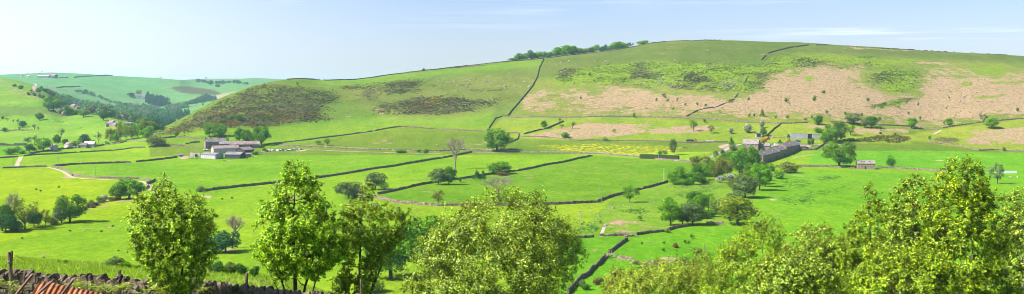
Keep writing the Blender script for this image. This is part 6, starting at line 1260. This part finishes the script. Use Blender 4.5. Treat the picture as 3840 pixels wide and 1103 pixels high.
    link(bpy.data.objects.new('crown', npmesh('crown', V, Fc, M['fgleaf'], {'Col': np.repeat(cc, 4, 0)})), o); tk.build('trunk', M[bark], o); br.build('branch', M['bark'], o)
    if flowers:
        oi = np.argsort(-(np.einsum('ij,ij->i', E - np.array([cx0, d, (Z[0] + Z[-1]) / 2]), np.array([[0, -.3, .5]])) + rs.normal(size=len(E)) * W0 * .3))[:flowers]
        Q = np.repeat(E[oi], 14, 0) + rs.normal(size=(len(oi) * 14, 3)) * np.array([leaf * .9, leaf * .9, leaf * .35]); V, Fc = cards(Q - np.array([cx0, d, g]), np.tile([0, 0, 1.0], (len(Q), 1)) + rs.normal(size=Q.shape) * .4, leaf * .32, rs, .9)
        link(bpy.data.objects.new('blossom', npmesh('blossom', V, Fc, M['flower'], {'Col': np.repeat(np.array([(.70, .66, .42)]) * rs.uniform(.8, 1.15, (len(Q), 1)), 4, 0)})), o)
GR = [(.10, .20, .015), (.16, .28, .02), (.24, .36, .03), (.07, .16, .012)]
YG = [(.23, .34, .006), (.40, .48, .01), (.14, .24, .006), (.065, .14, .006)]
BI = [(.08, .17, .005), (.15, .26, .006), (.34, .43, .015), (.04, .095, .004), (.50, .56, .10)]
near_tree('rowan_bush', 'rounded many-stemmed bush with cream flower heads in front of the near wall', 'bush', 33.3,
  [(652, 612, 626), (672, 598, 642), (700, 560, 700), (730, 520, 762), (765, 498, 795), (810, 478, 822), (850, 468, 836), (900, 480, 835), (950, 494, 826), (1000, 520, 815), (1050, 550, 780), (1085, 590, 740), (1120, 620, 710)],
  [(650, 610, 780, .05), (660, 720, 800, .05), (655, 540, 820, .04), (665, 790, 860, .04), (660, 660, 700, .04), (670, 735, 900, .035), (650, 590, 900, .035)], 380, 60000, .034, [(.13, .26, .006), (.24, .38, .01), (.46, .56, .03), (.06, .15, .006)], 1, pr=.08, flowers=220, void=.5)
near_tree('maple_tree', 'tall pointed bright green maple rising above the near wall', 'tree', 37.5,
  [(578, 1082, 1092), (596, 1070, 1104), (625, 1058, 1150), (650, 1045, 1185), (690, 1030, 1208), (720, 1010, 1228), (760, 990, 1240), (800, 975, 1262), (825, 930, 1300), (860, 915, 1318), (900, 914, 1330), (940, 928, 1325), (975, 960, 1290), (1010, 1000, 1240), (1050, 1040, 1200)],
  [(1112, 1092, 680, .09), (1116, 1000, 830, .05), (1112, 1220, 780, .06), (1110, 1270, 860, .04), (1110, 960, 900, .04)], 330, 46000, .047, [(.14, .31, .006), (.26, .44, .008), (.42, .56, .012), (.06, .16, .006)], 3, pr=.082, void=.52, bark='bark')
near_tree('rowan_tree', 'flowering rowan with open crown right of the pointed maple', 'tree', 39.5,
  [(668, 1362, 1382), (700, 1345, 1412), (740, 1338, 1405), (765, 1290, 1430), (790, 1270, 1520), (820, 1262, 1545), (850, 1258, 1552), (890, 1262, 1540), (930, 1262, 1510), (970, 1270, 1470), (1010, 1270, 1440), (1060, 1230, 1400), (1100, 1220, 1390)],
  [(1335, 1362, 760, .07), (1330, 1500, 830, .06), (1325, 1290, 820, .05), (1340, 1440, 900, .05)], 290, 38000, .038, [(.14, .25, .006), (.24, .36, .01), (.38, .48, .025), (.06, .14, .006)], 4, pr=.085, flowers=200, void=.5)
near_tree('birch_tree', 'broad birch filling the centre bottom of the photo', 'birch', 82.0,
  [(714, 1850, 1900), (722, 1810, 2060), (735, 1790, 2080), (760, 1740, 2092), (785, 1690, 2100), (815, 1640, 2112), (840, 1610, 2160), (880, 1570, 2185), (930, 1540, 2200), (980, 1510, 2206), (1030, 1505, 2190), (1080, 1515, 2160), (1130, 1530, 2120), (1180, 1600, 2080)],
  [(1880, 1850, 880, .17), (1885, 1700, 860, .13), (1880, 2060, 860, .14), (1880, 2130, 920, .12), (1880, 1600, 950, .1), (1880, 1960, 820, .12)], 640, 120000, .088, BI, 5, gain=1.35, pr=.058, bark='birchbark', void=.42, droop=.3)
BR = [
 ('leafy yellowish birch top at the left end of the right birches', 98, [(926, 2600, 2626), (945, 2585, 2660), (975, 2555, 2690), (990, 2440, 2700), (1015, 2330, 2705), (1050, 2300, 2710), (1103, 2280, 2720), (1150, 2330, 2700)], 2520, 26000, [(.24, .32, .015), (.36, .42, .02), (.16, .24, .01), (.10, .15, .01)], 11),
 ('low thin yellow birch bottom right of the dark wall', 104, [(1000, 2290, 2340), (1030, 2270, 2400), (1070, 2250, 2440), (1120, 2240, 2460)], 2340, 13000, [(.24, .30, .02), (.34, .38, .03), (.14, .2, .015)], 12),
 ('birch with rounded double top left of the middle of the right birches', 90, [(799, 2840, 2880), (815, 2810, 2925), (835, 2780, 2945), (880, 2750, 2960), (930, 2690, 2985), (990, 2640, 3010), (1050, 2610, 3020), (1120, 2600, 3020), (1180, 2640, 2990)], 2830, 30000, YG, 13),
 ('birch with low jagged top in the middle of the right birches', 84, [(832, 3010, 3030), (846, 2990, 3110), (870, 2960, 3170), (910, 2935, 3210), (970, 2910, 3240), (1040, 2900, 3250), (1120, 2900, 3250), (1180, 2940, 3220)], 3080, 32000, BI, 14),
 ('birch with slender spire left of the tallest right birch', 80, [(682, 3256, 3270), (700, 3240, 3285), (740, 3228, 3310), (790, 3215, 3340), (830, 3180, 3370), (880, 3150, 3400), (950, 3130, 3420), (1030, 3120, 3430), (1120, 3120, 3430), (1180, 3160, 3400)], 3270, 32000, YG, 15),
 ('birch with rounded top just left of the tallest right birch', 76, [(652, 3420, 3450), (668, 3385, 3480), (700, 3350, 3520), (750, 3330, 3540), (820, 3310, 3560), (900, 3300, 3570), (1000, 3290, 3580), (1120, 3290, 3580), (1180, 3330, 3550)], 3440, 34000, BI, 16),
 ('tallest birch at the right of the photo', 72, [(560, 3615, 3640), (580, 3570, 3672), (610, 3530, 3685), (650, 3505, 3705), (690, 3480, 3722), (740, 3455, 3750), (820, 3440, 3780), (900, 3430, 3800), (1000, 3430, 3810), (1120, 3440, 3810), (1180, 3480, 3780)], 3620, 46000, YG, 17),
 ('birch at the right edge of the photo', 78, [(712, 3800, 3870), (728, 3765, 3920), (760, 3745, 3970), (820, 3720, 4010), (900, 3705, 4040), (1000, 3700, 4050), (1120, 3710, 4050), (1180, 3760, 4000)], 3860, 28000, BI, 18),
 ('lower birch in front along the bottom right', 66, [(930, 3360, 3420), (950, 3290, 3500), (985, 3240, 3560), (1040, 3200, 3600), (1110, 3180, 3620), (1180, 3230, 3580)], 3400, 26000, YG, 19),
 ('front birch at the bottom between the middle tops', 68, [(950, 2940, 2990), (975, 2880, 3080), (1010, 2830, 3140), (1060, 2790, 3170), (1120, 2780, 3180), (1180, 2830, 3140)], 2980, 24000, BI, 20),
]
for lab, d, sil, ub, nl, cols, sd in BR:
    mx = max(s[2] - s[1] for s in sil); vt = sil[0][0]; ut = (sil[0][1] + sil[0][2]) / 2
    near_tree('birch_tree', lab, 'birch', d, sil, [(ub, ut, vt + 70, .17), (ub, ub - mx * .3, vt + 230, .1), (ub, ub + mx * .3, vt + 220, .1), (ub, ub + mx * .12, vt + 150, .1)], int(170 + nl / 120), int(nl * 1.5), .084, cols, sd, pr=.074, bark='birchbark', void=.45, droop=.25, group='birches at the bottom right')
